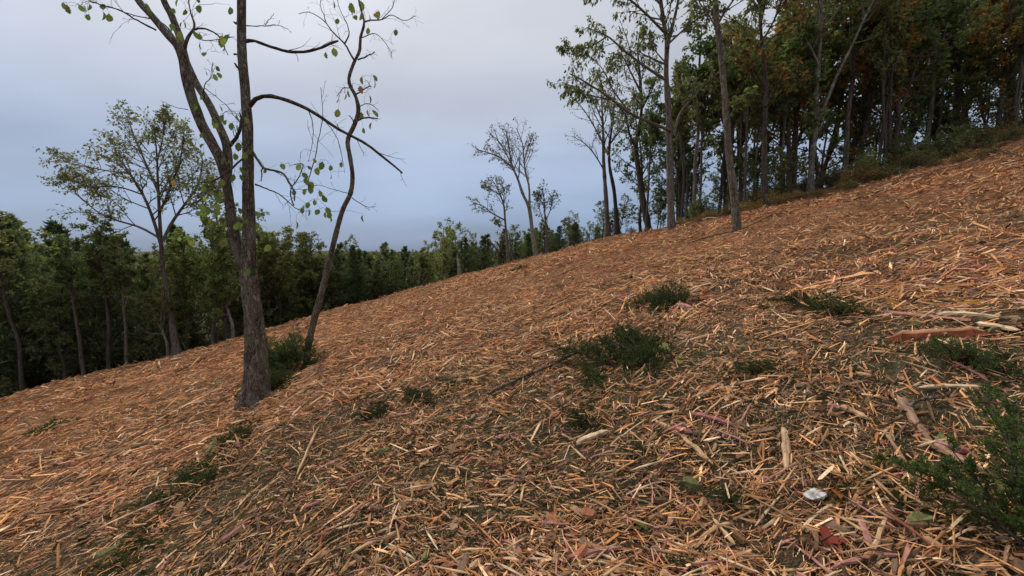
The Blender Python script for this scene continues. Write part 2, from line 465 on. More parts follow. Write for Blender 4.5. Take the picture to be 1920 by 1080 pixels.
# ------------------------------------------------------------------ trees
GREEN = [(0.105, 0.135, 0.052), (0.085, 0.11, 0.045), (0.13, 0.15, 0.062), (0.10, 0.115, 0.058)]
OLIVE = [(0.14, 0.14, 0.06), (0.105, 0.12, 0.052), (0.155, 0.14, 0.065), (0.095, 0.105, 0.05)]
GREYG = [(0.14, 0.15, 0.08), (0.115, 0.13, 0.07), (0.16, 0.155, 0.09), (0.10, 0.11, 0.06)]
LIGHTG = [(0.17, 0.20, 0.07), (0.13, 0.165, 0.055), (0.20, 0.21, 0.08)]
RUST = [(0.29, 0.125, 0.042), (0.22, 0.10, 0.04), (0.31, 0.175, 0.055), (0.15, 0.11, 0.045), (0.13, 0.12, 0.05)]
DRYL = [(0.17, 0.12, 0.075), (0.13, 0.095, 0.066), (0.12, 0.115, 0.06)]
CEDAR = [(0.070, 0.10, 0.05), (0.09, 0.118, 0.054), (0.056, 0.082, 0.044), (0.115, 0.124, 0.06)]

def skel(polys, nseg=14):
    """[(points (k,3), r0, r1)] -> (m,n,3),(m,n)"""
    P = np.stack([resample(p, nseg) for p, _, _ in polys])
    Q = np.stack([np.linspace(a, b, nseg) for _, a, b in polys])
    return P, Q

def finish_tree(name, base, trunk_acc, crown_acc, bark, leafm, label, cat="tree", group=None, extra=None):
    root = empty(name, base)
    link("trunk", trunk_acc.mesh("trunk", bark), root)
    if crown_acc is not None and crown_acc.n: link("crown", crown_acc.mesh("crown", leafm), root)
    tag(root, label, cat, group)
    return root

def auto_tree(seed, H, r, crown0=0.35, spreadl=0.3, cols=GREEN, nb=18, sub=6, tw=4, lf=5, lsize=0.17, lean=0.05, up=0.10, fork=True, low=0):
    """a broadleaf woodland tree standing on the origin -> (trunk Acc, crown Acc)"""
    rng = np.random.default_rng(seed)
    ta, ca = Acc(), Acc()
    lx, ly = rng.normal(0, lean, 2)
    k = 7
    zs = np.linspace(-0.3, H, k)
    wob = np.cumsum(rng.normal(0, 0.012 * H, (k, 2)), 0); wob[:2] *= 0.2
    pts = np.stack([lx * zs + wob[:, 0], ly * zs + wob[:, 1], zs], 1)
    T = resample(pts, 16)[None]; TR = (r * (1 - np.linspace(0, 1, 16)) ** 0.8 + 0.02 + r * 0.35 * np.exp(-np.linspace(0, 1, 16) * 22))[None]
    tubes(ta, T, TR, 9)
    stemsP, stemsR = T, TR
    if fork:
        F, FR = spawn(T, TR, 2, crown0 * 0.9, 0.6, (0.3, 0.55), 0.5, 12, 0.10, 0.05, rng, 0.7, 0.2)
        tubes(ta, F, FR, 7)
    B1, R1 = spawn(T, TR, nb, crown0, 0.98, (0.7, 1.15), spreadl, 7, up, 0.12, rng, 0.45)
    tubes(ta, B1, R1, 5)
    if fork:
        B1b, R1b = spawn(F, FR, 8, 0.25, 0.98, (0.6, 1.1), spreadl * 1.2, 7, up, 0.12, rng, 0.5)
        tubes(ta, B1b, R1b, 5)
        B1 = np.concatenate([B1, B1b]); R1 = np.concatenate([R1, R1b])
    B2, R2 = spawn(B1, R1, sub, 0.25, 1.0, (0.5, 1.1), 0.45, 5, 0.06, 0.15, rng, 0.6)
    tubes(ta, B2, R2, 3)
    B3, R3 = spawn(B2, R2, tw, 0.2, 1.0, (0.5, 1.2), 0.5, 3, 0.0, 0.2, rng, 0.6)
    tubes(ta, B3, np.maximum(R3, 0.004), 3)
    if low:
        Lw, LR = spawn(T, TR, low, 0.12, crown0, (1.0, 1.4), 0.10, 4, 0.02, 0.2, rng, 0.2)
        tubes(ta, Lw, LR, 3)
        B4, R4 = spawn(Lw, LR, 4, 0.3, 1, (0.5, 1.1), 0.5, 3, 0, 0.2, rng)
        leaves(ca, B4, lf, lsize, 0.6, rng, cols)
    if lf: leaves(ca, B3, lf, lsize, 0.6, rng, cols, 0.3, 0.6, 0.1, 0.06)
    return ta, ca

def cedar(seed, H, W, nb=62, sub=10, bl=9, cols=CEDAR, t0=0.06, blade=0.2):
    rng = np.random.default_rng(seed)
    ta, ca = Acc(), Acc()
    zs = np.linspace(-0.3, H, 6)
    pts = np.stack([np.cumsum(rng.normal(0, 0.05, 6)), np.cumsum(rng.normal(0, 0.05, 6)), zs], 1)
    T = resample(pts, 12)[None]; TR = (0.012 * H * (1 - np.linspace(0, 0.97, 12)) + 0.01)[None]
    tubes(ta, T, TR, 7)
    prof = lambda t: W * (np.clip(1 - t, 0.0, 1) ** 0.95) * (0.65 + 0.35 * smooth(0, 0.25, t)) + 0.10
    B1, R1 = spawn(T, TR, nb, t0, 0.99, (0.75, 1.2), 1, 5, 0.12, 0.08, rng, 0.4, lfun=prof)
    tubes(ta, B1, R1, 4)
    B2, R2 = spawn(B1, R1, sub, 0.15, 1.0, (0.4, 0.95), 0.42, 3, 0.08, 0.12, rng, 0.5)
    tubes(ta, B2, np.maximum(R2, 0.004), 3)
    leaves(ca, B2, bl, blade, 0.22, rng, cols, -0.12, 0.34, 0.0, 0.02, 0.1)
    leaves(ca, B1[:, 1:], 8, blade, 0.22, rng, cols, -0.12, 0.34, 0.0, 0.02, 0.1)
    leaves(ca, T[:, 8:], 60, blade, 0.22, rng, cols, -0.3, 0.3, 0.0, 0.02, 0.1)
    return ta, ca

def place(proto, name, loc, rz, sc, label, group, cat="tree", bark=None):
    """copy a prototype's meshes as one more tree with its own trunk and crown"""
    tm, cmesh = proto
    root = empty(name, loc, rz); root.scale = (sc[0], sc[0], sc[1])
    link("trunk", tm, root)
    if cmesh: link("crown", cmesh, root)
    tag(root, label, cat, group)
    return root

def proto_of(ta, ca, bark, leafm):
    return ta.mesh("trunk", bark), (ca.mesh("crown", leafm) if ca.n else None)

# ---- hero trees traced as 3-D limbs: every limb has its own depth
def limb(pts, Y, r0, r1, base, dy=0.0):
    """pts in photo pixels; depth runs from Y to Y+dy along the limb; returned relative to base"""
    n = len(pts); ys = Y + dy * np.linspace(0, 1, n)
    return (np.array([at(p[0], p[1], yy) for p, yy in zip(pts, ys)]) - base, r0, r1)

def px_r(w, Y, px=960): return 0.5 * w * Y / FPX / math.hypot(1, (px - 960) / FPX)     # radius of something w photo pixels wide at depth Y

def hero(name, basepx, trunks, limbs, label, seed, bark, cols, leafm=None, l2=6, l3=4, lf=4, lsize=0.15, lw=0.55, droop=0.4, l1n=0, l1s=0.25, up=0.08,
         k=10, spl=0.42, sides2=3, group=None, Yfix=None, keep=None, tl=0.35):
    rng = np.random.default_rng(seed)
    base = on_ground(*basepx)
    Y = base[1] if Yfix is None else Yfix
    ta, ca = Acc(), Acc()
    tp = []
    for pts, w0, w1, dy in trunks:
        P_, a_, b_ = limb(pts, Y, px_r(w0, Y, basepx[0]), px_r(w1, Y, basepx[0]), base, dy)
        tp.append((P_, a_, b_))
    # root flare and foot in the soil on the first trunk
    P0, a_, b_ = tp[0]
    P0 = np.vstack([P0[0] + (0, 0, -0.3), P0])
    tp[0] = (P0, a_ * 1.12, b_)
    TP, TR = skel(tp, 26)
    TR[0] += a_ * 0.5 * np.exp(-np.linspace(0, 1, 26) * 16)
    rr = TR * (1 + 0.07 * rng.normal(0, 1, TR.shape))
    tubes(ta, TP, rr, k)
    L1 = []
    for pts, w0, w1, dy in limbs:
        L1.append(limb(pts, Y, px_r(w0, Y, basepx[0]), px_r(w1, Y, basepx[0]), base, dy))
    srcP, srcR = [], []
    if L1:
        LP, LR = skel(L1, 12); tubes(ta, LP, LR * (1 + 0.05 * rng.normal(0, 1, LR.shape)), 6); srcP.append(LP); srcR.append(LR)
    if l1n:
        A1, AR = spawn(TP, TR, l1n, tl, 0.99, (0.5, 1.0), l1s, 12, up, 0.06, rng, 0.45, 0.2)
        tubes(ta, A1, AR, 5); srcP.append(A1); srcR.append(AR)
    up_n = 14
    srcP.append(np.stack([resample(TP[i, 12:], 12) for i in range(len(TP))])); srcR.append(np.stack([np.interp(np.linspace(0, 1, 12), np.linspace(0, 1, 14), TR[i, 12:]) for i in range(len(TR))]))
    if srcP:
        SP, SR = np.concatenate(srcP), np.concatenate(srcR)
        B2, R2 = spawn(SP, SR, l2, 0.25, 1.0, (0.4, 1.0), spl, 6, 0.06, 0.12, rng, 0.55)
        tubes(ta, B2, np.maximum(R2, 0.006), sides2)
        B3, R3 = spawn(B2, R2, l3, 0.2, 1.0, (0.4, 1.1), 0.5, 4, 0.02, 0.15, rng, 0.6)
        tubes(ta, B3, np.maximum(R3, 0.004), 3)
        if lf:
            leaves(ca, B3, lf, lsize, lw, rng, cols, droop, 0.5, 0.15, 0.04)
            leaves(ca, B2[:, 3:], max(1, lf // 2), lsize, lw, rng, cols, droop, 0.5, 0.15, 0.04)
    return finish_tree(name, base, ta, ca, bark, leafm or M_LEAF, label, group=group)

# left tree in front of the left-hand woods
hero("tree", (330, 650), [([(330, 652), (322, 600), (313, 540), (305, 490), (302, 455), (299, 400), (296, 340), (294, 290), (288, 225)], 14, 1.5, 0.5)],
     [([(302, 458), (285, 405), (268, 365), (243, 325), (215, 285)], 8, 3, -1.2), ([(305, 452), (322, 418), (345, 385), (372, 345), (380, 300)], 8, 3, 1.5),
      ([(302, 448), (262, 426), (215, 412), (180, 395), (140, 360)], 6, 2, 1.0), ([(299, 400), (320, 350), (338, 300), (345, 250)], 6, 2, -1.2),
      ([(297, 360), (275, 310), (255, 265), (240, 225)], 6, 2, 1.4), ([(243, 325), (200, 320), (150, 310), (110, 300)], 4, 2, 0.6),
      ([(268, 365), (220, 350), (170, 350), (125, 335)], 4, 2, -1.4), ([(295, 300), (305, 260), (310, 215)], 4, 2, 0.6), ([(345, 385), (375, 375), (400, 340)], 4, 2, -0.8)],
     "tall airy tree with wide greyish green crown at the left woods' edge", 3, M_BARK, GREYG, l2=14, l3=8, lf=6, lsize=0.14, lw=0.6, spl=0.44)

# the three lone trees on the crest and the snag
hero("tree", (1004, 479), [([(1005, 480), (998, 433), (992, 390), (980, 363), (970, 333), (960, 310), (953, 270), (949, 245)], 8, 2, 0.6)],
     [([(993, 388), (992, 350), (985, 323), (982, 293), (979, 267), (968, 240)], 5, 1.5, 0.8), ([(962, 316), (940, 297), (920, 288), (893, 280)], 3.5, 1.5, -0.6),
      ([(970, 333), (955, 300), (935, 265), (918, 252)], 3.5, 1.2, 0.9), ([(983, 300), (993, 270), (1000, 255)], 2.5, 1, -0.5)],
     "tallest slender lone tree on the crest with sparse fan-shaped crown", 5, M_BARK_PALE, DRYL, l2=13, l3=8, lf=1, lsize=0.16, droop=0.7, spl=0.42)
hero("tree", (953, 490), [([(953, 491), (950, 447), (947, 413), (945, 387), (937, 363), (925, 340)], 6, 1.5, 0.3)],
     [([(947, 413), (923, 400), (908, 388), (887, 380)], 3, 1, -0.5), ([(944, 385), (945, 360), (940, 340)], 2.5, 1, 0.4), ([(938, 365), (920, 355), (908, 345)], 2.5, 1, 0.3),
      ([(948, 425), (935, 420), (928, 412)], 2, 1, 0.3)],
     "small lone tree on the crest with two leaning leafy clumps, left of the tallest", 6, M_BARK, GREYG, l2=9, l3=6, lf=4, lsize=0.15, spl=0.5)
hero("tree", (1026, 474), [([(1026, 475), (1025, 433), (1022, 407), (1020, 373), (1017, 352)], 5, 1.5, 0.2)],
     [([(1024, 425), (1012, 395), (1006, 372)], 2, 1, 0.4), ([(1023, 415), (1033, 390), (1038, 365)], 2, 1, -0.4), ([(1020, 385), (1010, 370), (1004, 362)], 2, 1, 0.3)],
     "small oval-crowned lone tree on the crest, right of the tallest", 7, M_BARK, GREYG, l2=9, l3=6, lf=4, lsize=0.14, spl=0.5)
acc = Acc(); b = on_ground(861, 517)
TP, TR = skel([(np.array([(0, 0, -0.3), (0.0, 0, 0.6), (-0.05, 0, 1.2), (-0.16, 0, 1.86)]), 0.15, 0.08)], 12)
TR *= 1 + 0.1 * np.random.default_rng(1).normal(0, 1, TR.shape); TR[0, -1] = 0.012; TR[0, -2] = 0.05
tubes(acc, TP, TR, 8)
tag(link("snag", acc.mesh("snag", M_BARK_PALE), None, b), "short broken bare snag standing on the crest before dark cedars", "snag")

# right-hand edge of the woods
hero("tree", (1138, 438), [([(1139, 438), (1137, 383), (1132, 307), (1131, 256), (1129, 204), (1127, 160)], 9, 2, 0.3)],
     [([(1133, 320), (1115, 290), (1095, 268), (1072, 255)], 3, 1, 0.3), ([(1131, 270), (1110, 230), (1090, 200), (1070, 180)], 3, 1, -0.6), ([(1130, 230), (1112, 190), (1085, 170)], 2.5, 1, 0.6),
      ([(1132, 290), (1150, 260), (1165, 235)], 2.5, 1, 0.8), ([(1130, 220), (1140, 190), (1150, 170)], 2, 1, -0.5)],
     "bare twiggy thin tree, leftmost of the right-hand woods", 11, M_BARK, DRYL, l2=10, l3=6, lf=1, lsize=0.14, spl=0.42)
hero("tree", (1157, 432), [([(1157, 432), (1152, 362), (1143, 312), (1143, 270), (1150, 220), (1152, 170)], 8, 2, 0.3)],
     [([(1145, 300), (1130, 270), (1122, 240)], 3, 1, 0.5), ([(1144, 270), (1165, 240), (1175, 210)], 3, 1, -0.5), ([(1150, 225), (1140, 195), (1135, 170)], 2.5, 1, 0.5)],
     "thin crooked tree with few brown leaves beside the bare twiggy one", 12, M_BARK_DARK, DRYL + OLIVE, l2=9, l3=6, lf=3, lsize=0.16)
hero("tree", (1216, 428), [([(1216, 428), (1207, 383), (1197, 319), (1192, 277), (1198, 240), (1203, 205), (1200, 150), (1195, 90)], 11, 3, 0.4)],
     [([(1193, 280), (1180, 250), (1172, 215), (1150, 190)], 5, 1.5, -0.6), ([(1203, 205), (1222, 170), (1235, 130)], 4, 1.5, 0.8), ([(1200, 170), (1180, 130), (1165, 100)], 4, 1.5, 0.5), ([(1197, 245), (1225, 225), (1245, 205)], 3, 1, -0.8)],
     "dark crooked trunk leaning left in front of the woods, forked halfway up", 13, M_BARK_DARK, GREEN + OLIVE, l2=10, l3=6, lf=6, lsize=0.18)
hero("tree", (1259, 431), [([(1259, 431), (1257, 360), (1256, 290), (1254, 215), (1249, 140), (1250, 81), (1240, 10), (1232, -70)], 14, 5, 0.5),
                            ([(1250, 90), (1262, 45), (1272, 0), (1282, -60)], 7, 3, -0.6)],
     [([(1258, 245), (1220, 230), (1182, 213), (1148, 187), (1105, 158), (1068, 138)], 6, 2, -1.5), ([(1247, 149), (1207, 123), (1169, 94), (1139, 68), (1100, 52)], 6, 2, 0.8),
      ([(1263, 255), (1275, 213), (1297, 187), (1318, 162), (1346, 138)], 6, 2, 1.2), ([(1250, 85), (1292, 47), (1318, 30), (1350, 8)], 4, 1.5, -1.2),
      ([(1245, 60), (1205, 20), (1165, -10), (1110, -20)], 5, 2, -1.4), ([(1148, 187), (1110, 180), (1060, 170)], 3, 1, -0.5), ([(1182, 213), (1150, 170), (1130, 130), (1100, 100)], 3.5, 1, 1.0),
      ([(1139, 68), (1100, 90), (1055, 90)], 3, 1, -0.4), ([(1240, 10), (1200, -30), (1150, -50)], 4, 1.5, 1.0), ([(1250, 120), (1225, 90), (1205, 50)], 3, 1, 1.2)],
     "tall grey tree with long limbs reaching left over the cleared slope", 14, M_BARK, GREYG + GREEN, l2=12, l3=7, lf=5, lsize=0.19, lw=0.45, droop=1.1, spl=0.36)
hero("tree", (1382, 430), [([(1382, 430), (1376, 362), (1367, 290), (1361, 204), (1352, 106), (1344, 43), (1341, 0), (1337, -80), (1335, -180)], 14, 7, 0.3)],
     [([(1346, 60), (1330, 30), (1315, 10), (1300, -20)], 4, 1.5, 0.3), ([(1353, 120), (1385, 80), (1405, 40), (1415, 10)], 3, 1, -0.6), ([(1363, 225), (1390, 190), (1410, 175)], 2.5, 0.8, -0.3),
      ([(1341, 0), (1380, -50), (1420, -80)], 5, 2, -0.5), ([(1340, -30), (1300, -80), (1260, -110)], 5, 2, 0.6)],
     "straight scaly trunk standing forward of the woods, nearest on the right slope", 15, M_BARK_HERO, GREEN, l2=8, l3=5, lf=4, lsize=0.15, lw=0.5, droop=0.8, spl=0.36, k=12)
hero("tree", (1437, 388), [([(1437, 388), (1433, 330), (1434, 234), (1436, 150), (1428, 80), (1424, 0), (1420, -80)], 11, 5, 0.4)],
     [([(1435, 200), (1455, 160), (1480, 130)], 5, 2, 0.6), ([(1435, 165), (1410, 120), (1395, 80)], 5, 2, -0.5), ([(1428, 80), (1455, 30), (1470, -20)], 5, 2, 0.4), ([(1425, 20), (1390, -30), (1370, -60)], 5, 2, 0.4)],
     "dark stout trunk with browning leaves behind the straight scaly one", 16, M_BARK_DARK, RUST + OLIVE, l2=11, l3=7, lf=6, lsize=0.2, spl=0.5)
hero("tree", (1519, 362), [([(1519, 363), (1521, 320), (1525, 277), (1531, 226), (1531, 170), (1536, 106), (1540, 0), (1542, -90)], 12, 5, 0.4),
                            ([(1530, 232), (1546, 200), (1568, 145), (1598, 85), (1619, 38), (1640, -5), (1665, -70)], 7, 3.5, -0.8)],
     [([(1535, 120), (1510, 70), (1490, 30)], 5, 2, 0.6), ([(1538, 60), (1570, 20), (1590, -20)], 5, 2, 0.5), ([(1600, 82), (1640, 70), (1680, 40)], 4, 2, -0.6), ([(1622, 35), (1610, -10), (1600, -60)], 4, 2, 0.5), ([(1540, 0), (1510, -40), (1480, -70)], 4, 2, -0.5)],
     "pale mottled trunk forking low into two long stems at the woods' edge", 17, M_BARK_MOT, OLIVE + GREEN + RUST[:2], l2=11, l3=7, lf=6, lsize=0.2, spl=0.5)
hero("tree", (1793, 242), [([(1793, 242), (1794, 180), (1797, 128), (1806, 60), (1815, 0), (1825, -100)], 13, 7, 0.4)],
     [([(1796, 130), (1775, 80), (1755, 40), (1740, -20)], 7, 3, 0.4), ([(1806, 60), (1850, 20), (1880, -20)], 5, 2, 0.6), ([(1812, 20), (1780, -30), (1760, -80)], 5, 2, -0.6)],
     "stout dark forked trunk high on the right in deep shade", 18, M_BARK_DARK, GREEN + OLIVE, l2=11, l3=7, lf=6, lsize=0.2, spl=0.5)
hero("tree", (1890, 246), [([(1890, 246), (1895, 190), (1897, 130), (1898, 60), (1899, 0), (1900, -120)], 13, 7, 0.2)],
     [([(1897, 120), (1870, 80), (1850, 50)], 4, 1.5, -0.5), ([(1898, 60), (1925, 10), (1945, -30)], 4, 1.5, 0.5), ([(1899, 10), (1870, -40), (1850, -90)], 4, 1.5, -0.5)],
     "grey straight trunk, rightmost at the top of the slope", 19, M_BARK, LIGHTG + OLIVE, l2=11, l3=7, lf=6, lsize=0.2, spl=0.5)

# ---- prototypes for the massed trees
rngp = np.random.default_rng(99)
BROAD = [proto_of(*auto_tree(101, 11, 0.12, 0.22, 0.27, GREEN, 22, 6, 4, 5, 0.2, low=10), M_BARK_DARK, M_LEAF),
         proto_of(*auto_tree(102, 12, 0.11, 0.28, 0.25, OLIVE, 22, 6, 4, 5, 0.2, low=12), M_BARK, M_LEAF),
         proto_of(*auto_tree(103, 10, 0.10, 0.16, 0.28, GREEN + OLIVE, 22, 7, 5, 5, 0.2, low=8), M_BARK_DARK, M_LEAF)]
RUSTY = [proto_of(*auto_tree(104, 11, 0.12, 0.30, 0.28, RUST, 20, 6, 4, 5, 0.21, low=8), M_BARK_DARK, M_LEAF),
         proto_of(*auto_tree(105, 11, 0.11, 0.22, 0.28, RUST + OLIVE + LIGHTG[:1], 20, 6, 4, 5, 0.21, low=10), M_BARK, M_LEAF)]
BRIGHT = [proto_of(*auto_tree(106, 8, 0.09, 0.22, 0.24, LIGHTG, 18, 5, 4, 5, 0.17), M_BARK, M_LEAF),
          proto_of(*auto_tree(107, 7.5, 0.08, 0.25, 0.25, LIGHTG + OLIVE, 16, 5, 4, 5, 0.16), M_BARK_PALE, M_LEAF)]
CEDARS = [proto_of(*cedar(201, 7.0, 2.2), M_BARK_DARK, M_CEDAR), proto_of(*cedar(202, 7.5, 1.9, 66), M_BARK_DARK, M_CEDAR),
          proto_of(*cedar(203, 6.5, 2.5, 58), M_BARK_DARK, M_CEDAR), proto_of(*cedar(204, 8.0, 2.3, 66, t0=0.16), M_BARK_DARK, M_CEDAR)]
POLES = [proto_of(*auto_tree(108, 10, 0.10, 0.55, 0.2, OLIVE, 12, 5, 4, 4, 0.18, 0.02), M_BARK_DARK, M_LEAF),
         proto_of(*auto_tree(109, 9, 0.09, 0.5, 0.22, GREEN, 12, 5, 4, 4, 0.18, 0.025), M_BARK, M_LEAF)]

def gpos(x, y): return (x, y, float(height(x, y, False)) - 0.05)
def top_scale(x, y, py, h):
    """scale that brings a tree of height h standing at (x,y) up to photo row py"""
    px = 960 + FPX * x / y
    return max(0.35, (at(px, py, y)[2] - gpos(x, y)[2]) / h)

# left woods: first row of trunks seen against the shade
for (px, py, Yo, proto, sc, lab) in [
        (42, 735, 0, POLES[0], 0.85, "thin pale trunk at the far left end of the woods' edge"),
        (98, 715, 0.5, BROAD[0], 0.58, "dark trunk with spreading crown second in the left woods' edge"),
        (157, 697, 0, POLES[1], 0.85, "slim straight pale trunk at the left woods' edge, third along"),
        (193, 690, 0.2, POLES[0], 0.8, "slender bending trunk between two pale poles of the left woods"),
        (226, 680, 0.3, POLES[1], 0.75, "thin grey pole-like tree left of the airy tall tree"),
        (304, 655, 0.3, BRIGHT[1], 0.8, "thin leaning sapling just left of the airy tall tree's trunk"),
        (392, 636, 0.2, BRIGHT[0], 0.85, "light green young tree with leaning stem behind the forked tree"),
        (400, 634, 0.8, POLES[0], 0.9, "straight slim trunk among light leaves left of the forked tree"),
        (426, 624, 0.4, BRIGHT[1], 0.95, "light barked slim tree directly left behind the forked tree")]:
    g = on_ground(px, py)
    place(proto, "tree", gpos(g[0], g[1] + Yo), px * 1.7, (sc, sc), lab, "trees at the edge of the left woods")

rng = np.random.default_rng(5)
def scatter(xr, yfun, depth, n, mind, seed, taken):
    r_ = np.random.default_rng(seed); res = []
    for _ in range(n * 60):
        if len(res) >= n: break
        x = r_.uniform(*xr); y = yfun(x) + r_.uniform(*depth)
        if all((x - a) ** 2 + (y - b_) ** 2 > mind ** 2 for a, b_ in taken + res): res.append((x, y))
    return res
# desired skyline of the left and middle woods (photo px -> row of the tree tops)
TOPX = [-400, 0, 60, 130, 200, 235, 290, 340, 400, 470, 540, 600, 650, 720, 790, 830, 870, 930, 1000, 1060, 1100, 1140, 1250]
TOPY = [380, 400, 385, 412, 410, 452, 452, 430, 420, 415, 405, 466, 458, 462, 446, 418, 432, 436, 430, 428, 400, 420, 400]
kinds = {"c": ("cedar_tree", CEDARS, 7.3, "dark cedar in the woods below the left slope", "cedars of the left woods"),
         "b": ("tree", BROAD, 13.5, "dark leafy tree in the woods below the left slope", "leafy trees of the left woods"),
         "l": ("tree", BRIGHT, 8.2, "light green young tree in the woods below the left slope", "light green trees of the left woods")}
left = scatter((-44, -12.5), lambda x: float(np.interp(x, CE_X, CE_Y)), (1.0, 12), 84, 1.42, 8, [])
for i, (x, y) in enumerate(left):
    px = 960 + FPX * x / y
    if px < -420: continue
    near = y - float(clear_edge(x)) < 4
    k = rng.choice(["c", "b", "l"], p=[0.48, 0.40, 0.12])
    if 230 < px < 480 and near: k = "l" if rng.random() < 0.5 else "c"
    nm, pr, h, lab, grp = kinds[k]
    target = np.interp(px, TOPX, TOPY) + abs(rng.normal(0, 15)) * (1.6 if near else 1.0)
    s = top_scale(x, y, target, h)
    place(pr[rng.integers(len(pr))], nm, gpos(x, y), rng.uniform(0, 6.28), (float(np.clip(s * rng.uniform(0.95, 1.2), 0.8 if k == "c" else 0.5, 1.4)), s), lab, grp)

# cedars beyond the crest in the middle
mid = scatter((-17, 10), lambda x: float(crest(x)), (3.0, 13), 76, 1.3, 18, [])
for i, (x, y) in enumerate(mid):
    px = 960 + FPX * x / y
    if px > 1165: continue
    target = np.interp(px, TOPX, TOPY) + abs(rng.normal(0, 20)) - (6 if i % 7 == 0 else 0)
    if 795 < px < 850 or 1085 < px < 1120:
        s = top_scale(x, y, target, 8.2)
        place(BRIGHT[i % 2], "tree", gpos(x, y), rng.uniform(0, 6.28), (s, s), "yellowish green leafy tree rising among the dark cedars beyond the crest", "leafy trees beyond the crest")
    else:
        if i % 2 == 1:
            s = top_scale(x, y, target + 4, 11)
            place(BROAD[(i // 2) % 3], "tree", gpos(x, y), rng.uniform(0, 6.28), (s * rng.uniform(1.0, 1.4), s), "rounded green tree among the cedars beyond the crest", "rounded trees beyond the crest")
            continue
        s = top_scale(x, y, target, 7.3)
        place(CEDARS[rng.integers(4)], "cedar_tree", gpos(x, y), rng.uniform(0, 6.28), (max(s * rng.uniform(1.1, 1.5), 0.8), s), "dark pointed cedar in the row beyond the crest", "cedars beyond the crest")

# right-hand woods: massed trees behind the edge trees
right = scatter((9.5, 46), lambda x: float(clear_edge(x)), (2.2, 12), 36, 2.3, 28, [])
for i, (x, y) in enumerate(right):
    px = 960 + FPX * x / y
    if px > 2300: continue
    dpt = y - float(clear_edge(x))
    u = rng.random()
    if (1400 < px < 1600 and u < 0.2) or (px >= 1600 and u < 0.06): pr, h, lab, grp = RUSTY, 11, "russet and brown leaved tree inside the woods on the right", "russet trees of the right woods"
    elif u < 0.55: pr, h, lab, grp = POLES, 9.5, "slim pole-like tree inside the woods on the right", "slim trees of the right woods"
    elif u < 0.62: pr, h, lab, grp = CEDARS, 7.3, "dark cedar inside the woods on the right", "cedars of the right woods"
    else: pr, h, lab, grp = BROAD, 11.5, "dark green leafy tree inside the woods on the right", "green trees of the right woods"
    tgt = np.interp(px, [1150, 1200, 1300, 1420, 1500], [240, 190, 110, 20, -120]) + rng.normal(0, 40)
    s = float(np.clip(top_scale(x, y, tgt, h), 0.5, 1.45))
    place(pr[rng.integers(len(pr))], "cedar_tree" if pr is CEDARS else "tree", gpos(x, y), rng.uniform(0, 6.28), (s, s), lab, grp)

for i in range(9):
    x = 8.8 + 9.5 * rng.random(); y = 23.0 + 9 * rng.random() + (4 if x < 10 else 0)
    sc_ = rng.uniform(0.30, 0.52); pr = [BROAD[2], BROAD[1], BRIGHT[1], BROAD[0]][i % 4]
    place(pr, "tree", gpos(x, y), rng.uniform(0, 6.28), (sc_ * 1.15, sc_), "low leafy understorey tree filling the gap behind the tall grey tree", "understorey of the right woods")

for i in range(30):
    x = 9.5 + 30 * rng.random(); y = float(clear_edge(x)) + 0.8 + 6 * rng.random(); sc_ = rng.uniform(0.75, 1.15)
    place(POLES[i % 2], "tree", gpos(x, y), rng.uniform(0, 6.28), (sc_ * 0.75, sc_), "very thin upright stem near the edge of the right woods", "thin stems of the right woods")
for i in range(10):
    x = 20.0 + 24 * rng.random(); y = float(clear_edge(x)) + 3.0 + 7 * rng.random(); sc_ = rng.uniform(0.42, 0.75)
    place([BROAD[2], BROAD[0], BRIGHT[0]][i % 3], "tree", gpos(x, y), rng.uniform(0, 6.28), (sc_ * 1.1, sc_), "low shaded tree under the taller ones high on the right", "understorey high on the right")
for (x, y, k, sc_, lab) in [(17.2, 25.5, 0, 0.95, "russet tree behind the stout dark trunk"), (19.8, 26.0, 1, 0.98, "russet tree between the stout dark trunk and the pale forked one"), (21.5, 25.2, 0, 1.0, "orange brown tree behind the pale forked trunk"), (24.5, 26.5, 1, 1.0, "browning tree right of the pale forked trunk")]:
    place(RUSTY[k], "tree", gpos(x, y), x * 2.3, (sc_, sc_), lab, "russet trees at the woods' edge")

# shrubs along the right edge
def shrub(seed, H, W, cols, lf=5, ls=0.09):
    rg = np.random.default_rng(seed); ta, ca = Acc(), Acc()
    st = []
    for k in range(16):
        a = rg.uniform(0, 6.28); q = rg.uniform(0.1, 1)
        p0 = np.array([math.cos(a) * 0.2 * W, math.sin(a) * 0.2 * W, -0.1])
        p2 = np.array([math.cos(a) * W * q, math.sin(a) * W * q, H * rg.uniform(0.6, 1.05) * (1 - 0.3 * q)])
        st.append((np.array([p0, (p0 + p2) / 2 + rg.normal(0, 0.1, 3) + (0, 0, 0.15), p2]), 0.012, 0.004))
    P, Q = skel(st, 7); tubes(ta, P, Q, 4)
    B, BR = spawn(P, Q, 7, 0.2, 1, (0.4, 1.1), 0.35, 4, 0.02, 0.2, rg); tubes(ta, B, BR, 3)
    B3, R3 = spawn(B, BR, 3, 0.2, 1, (0.4, 1.1), 0.5, 3, 0.0, 0.2, rg)
    leaves(ca, B3, lf, ls, 0.6, rg, cols)
    return ta.mesh("stems", M_BARK), ca.mesh("foliage", M_LEAF)
SHR = [shrub(301, 1.3, 0.9, GREEN[:2] + DRYL, 4), shrub(302, 1.0, 1.0, OLIVE[1:2] + DRYL, 3), shrub(303, 0.9, 0.9, DRYL + RUST, 2), shrub(304, 1.7, 0.8, GREEN + OLIVE, 5)]
def place_shrub(x, y, s, k, label, group):
    root = empty("shrub", gpos(x, y), x * 3.1 + y); root.scale = (s, s, s * 0.95)
    link("stems", SHR[k][0], root); link("foliage", SHR[k][1], root)
    tag(root, label, "shrub", group)
srg = np.random.default_rng(41)
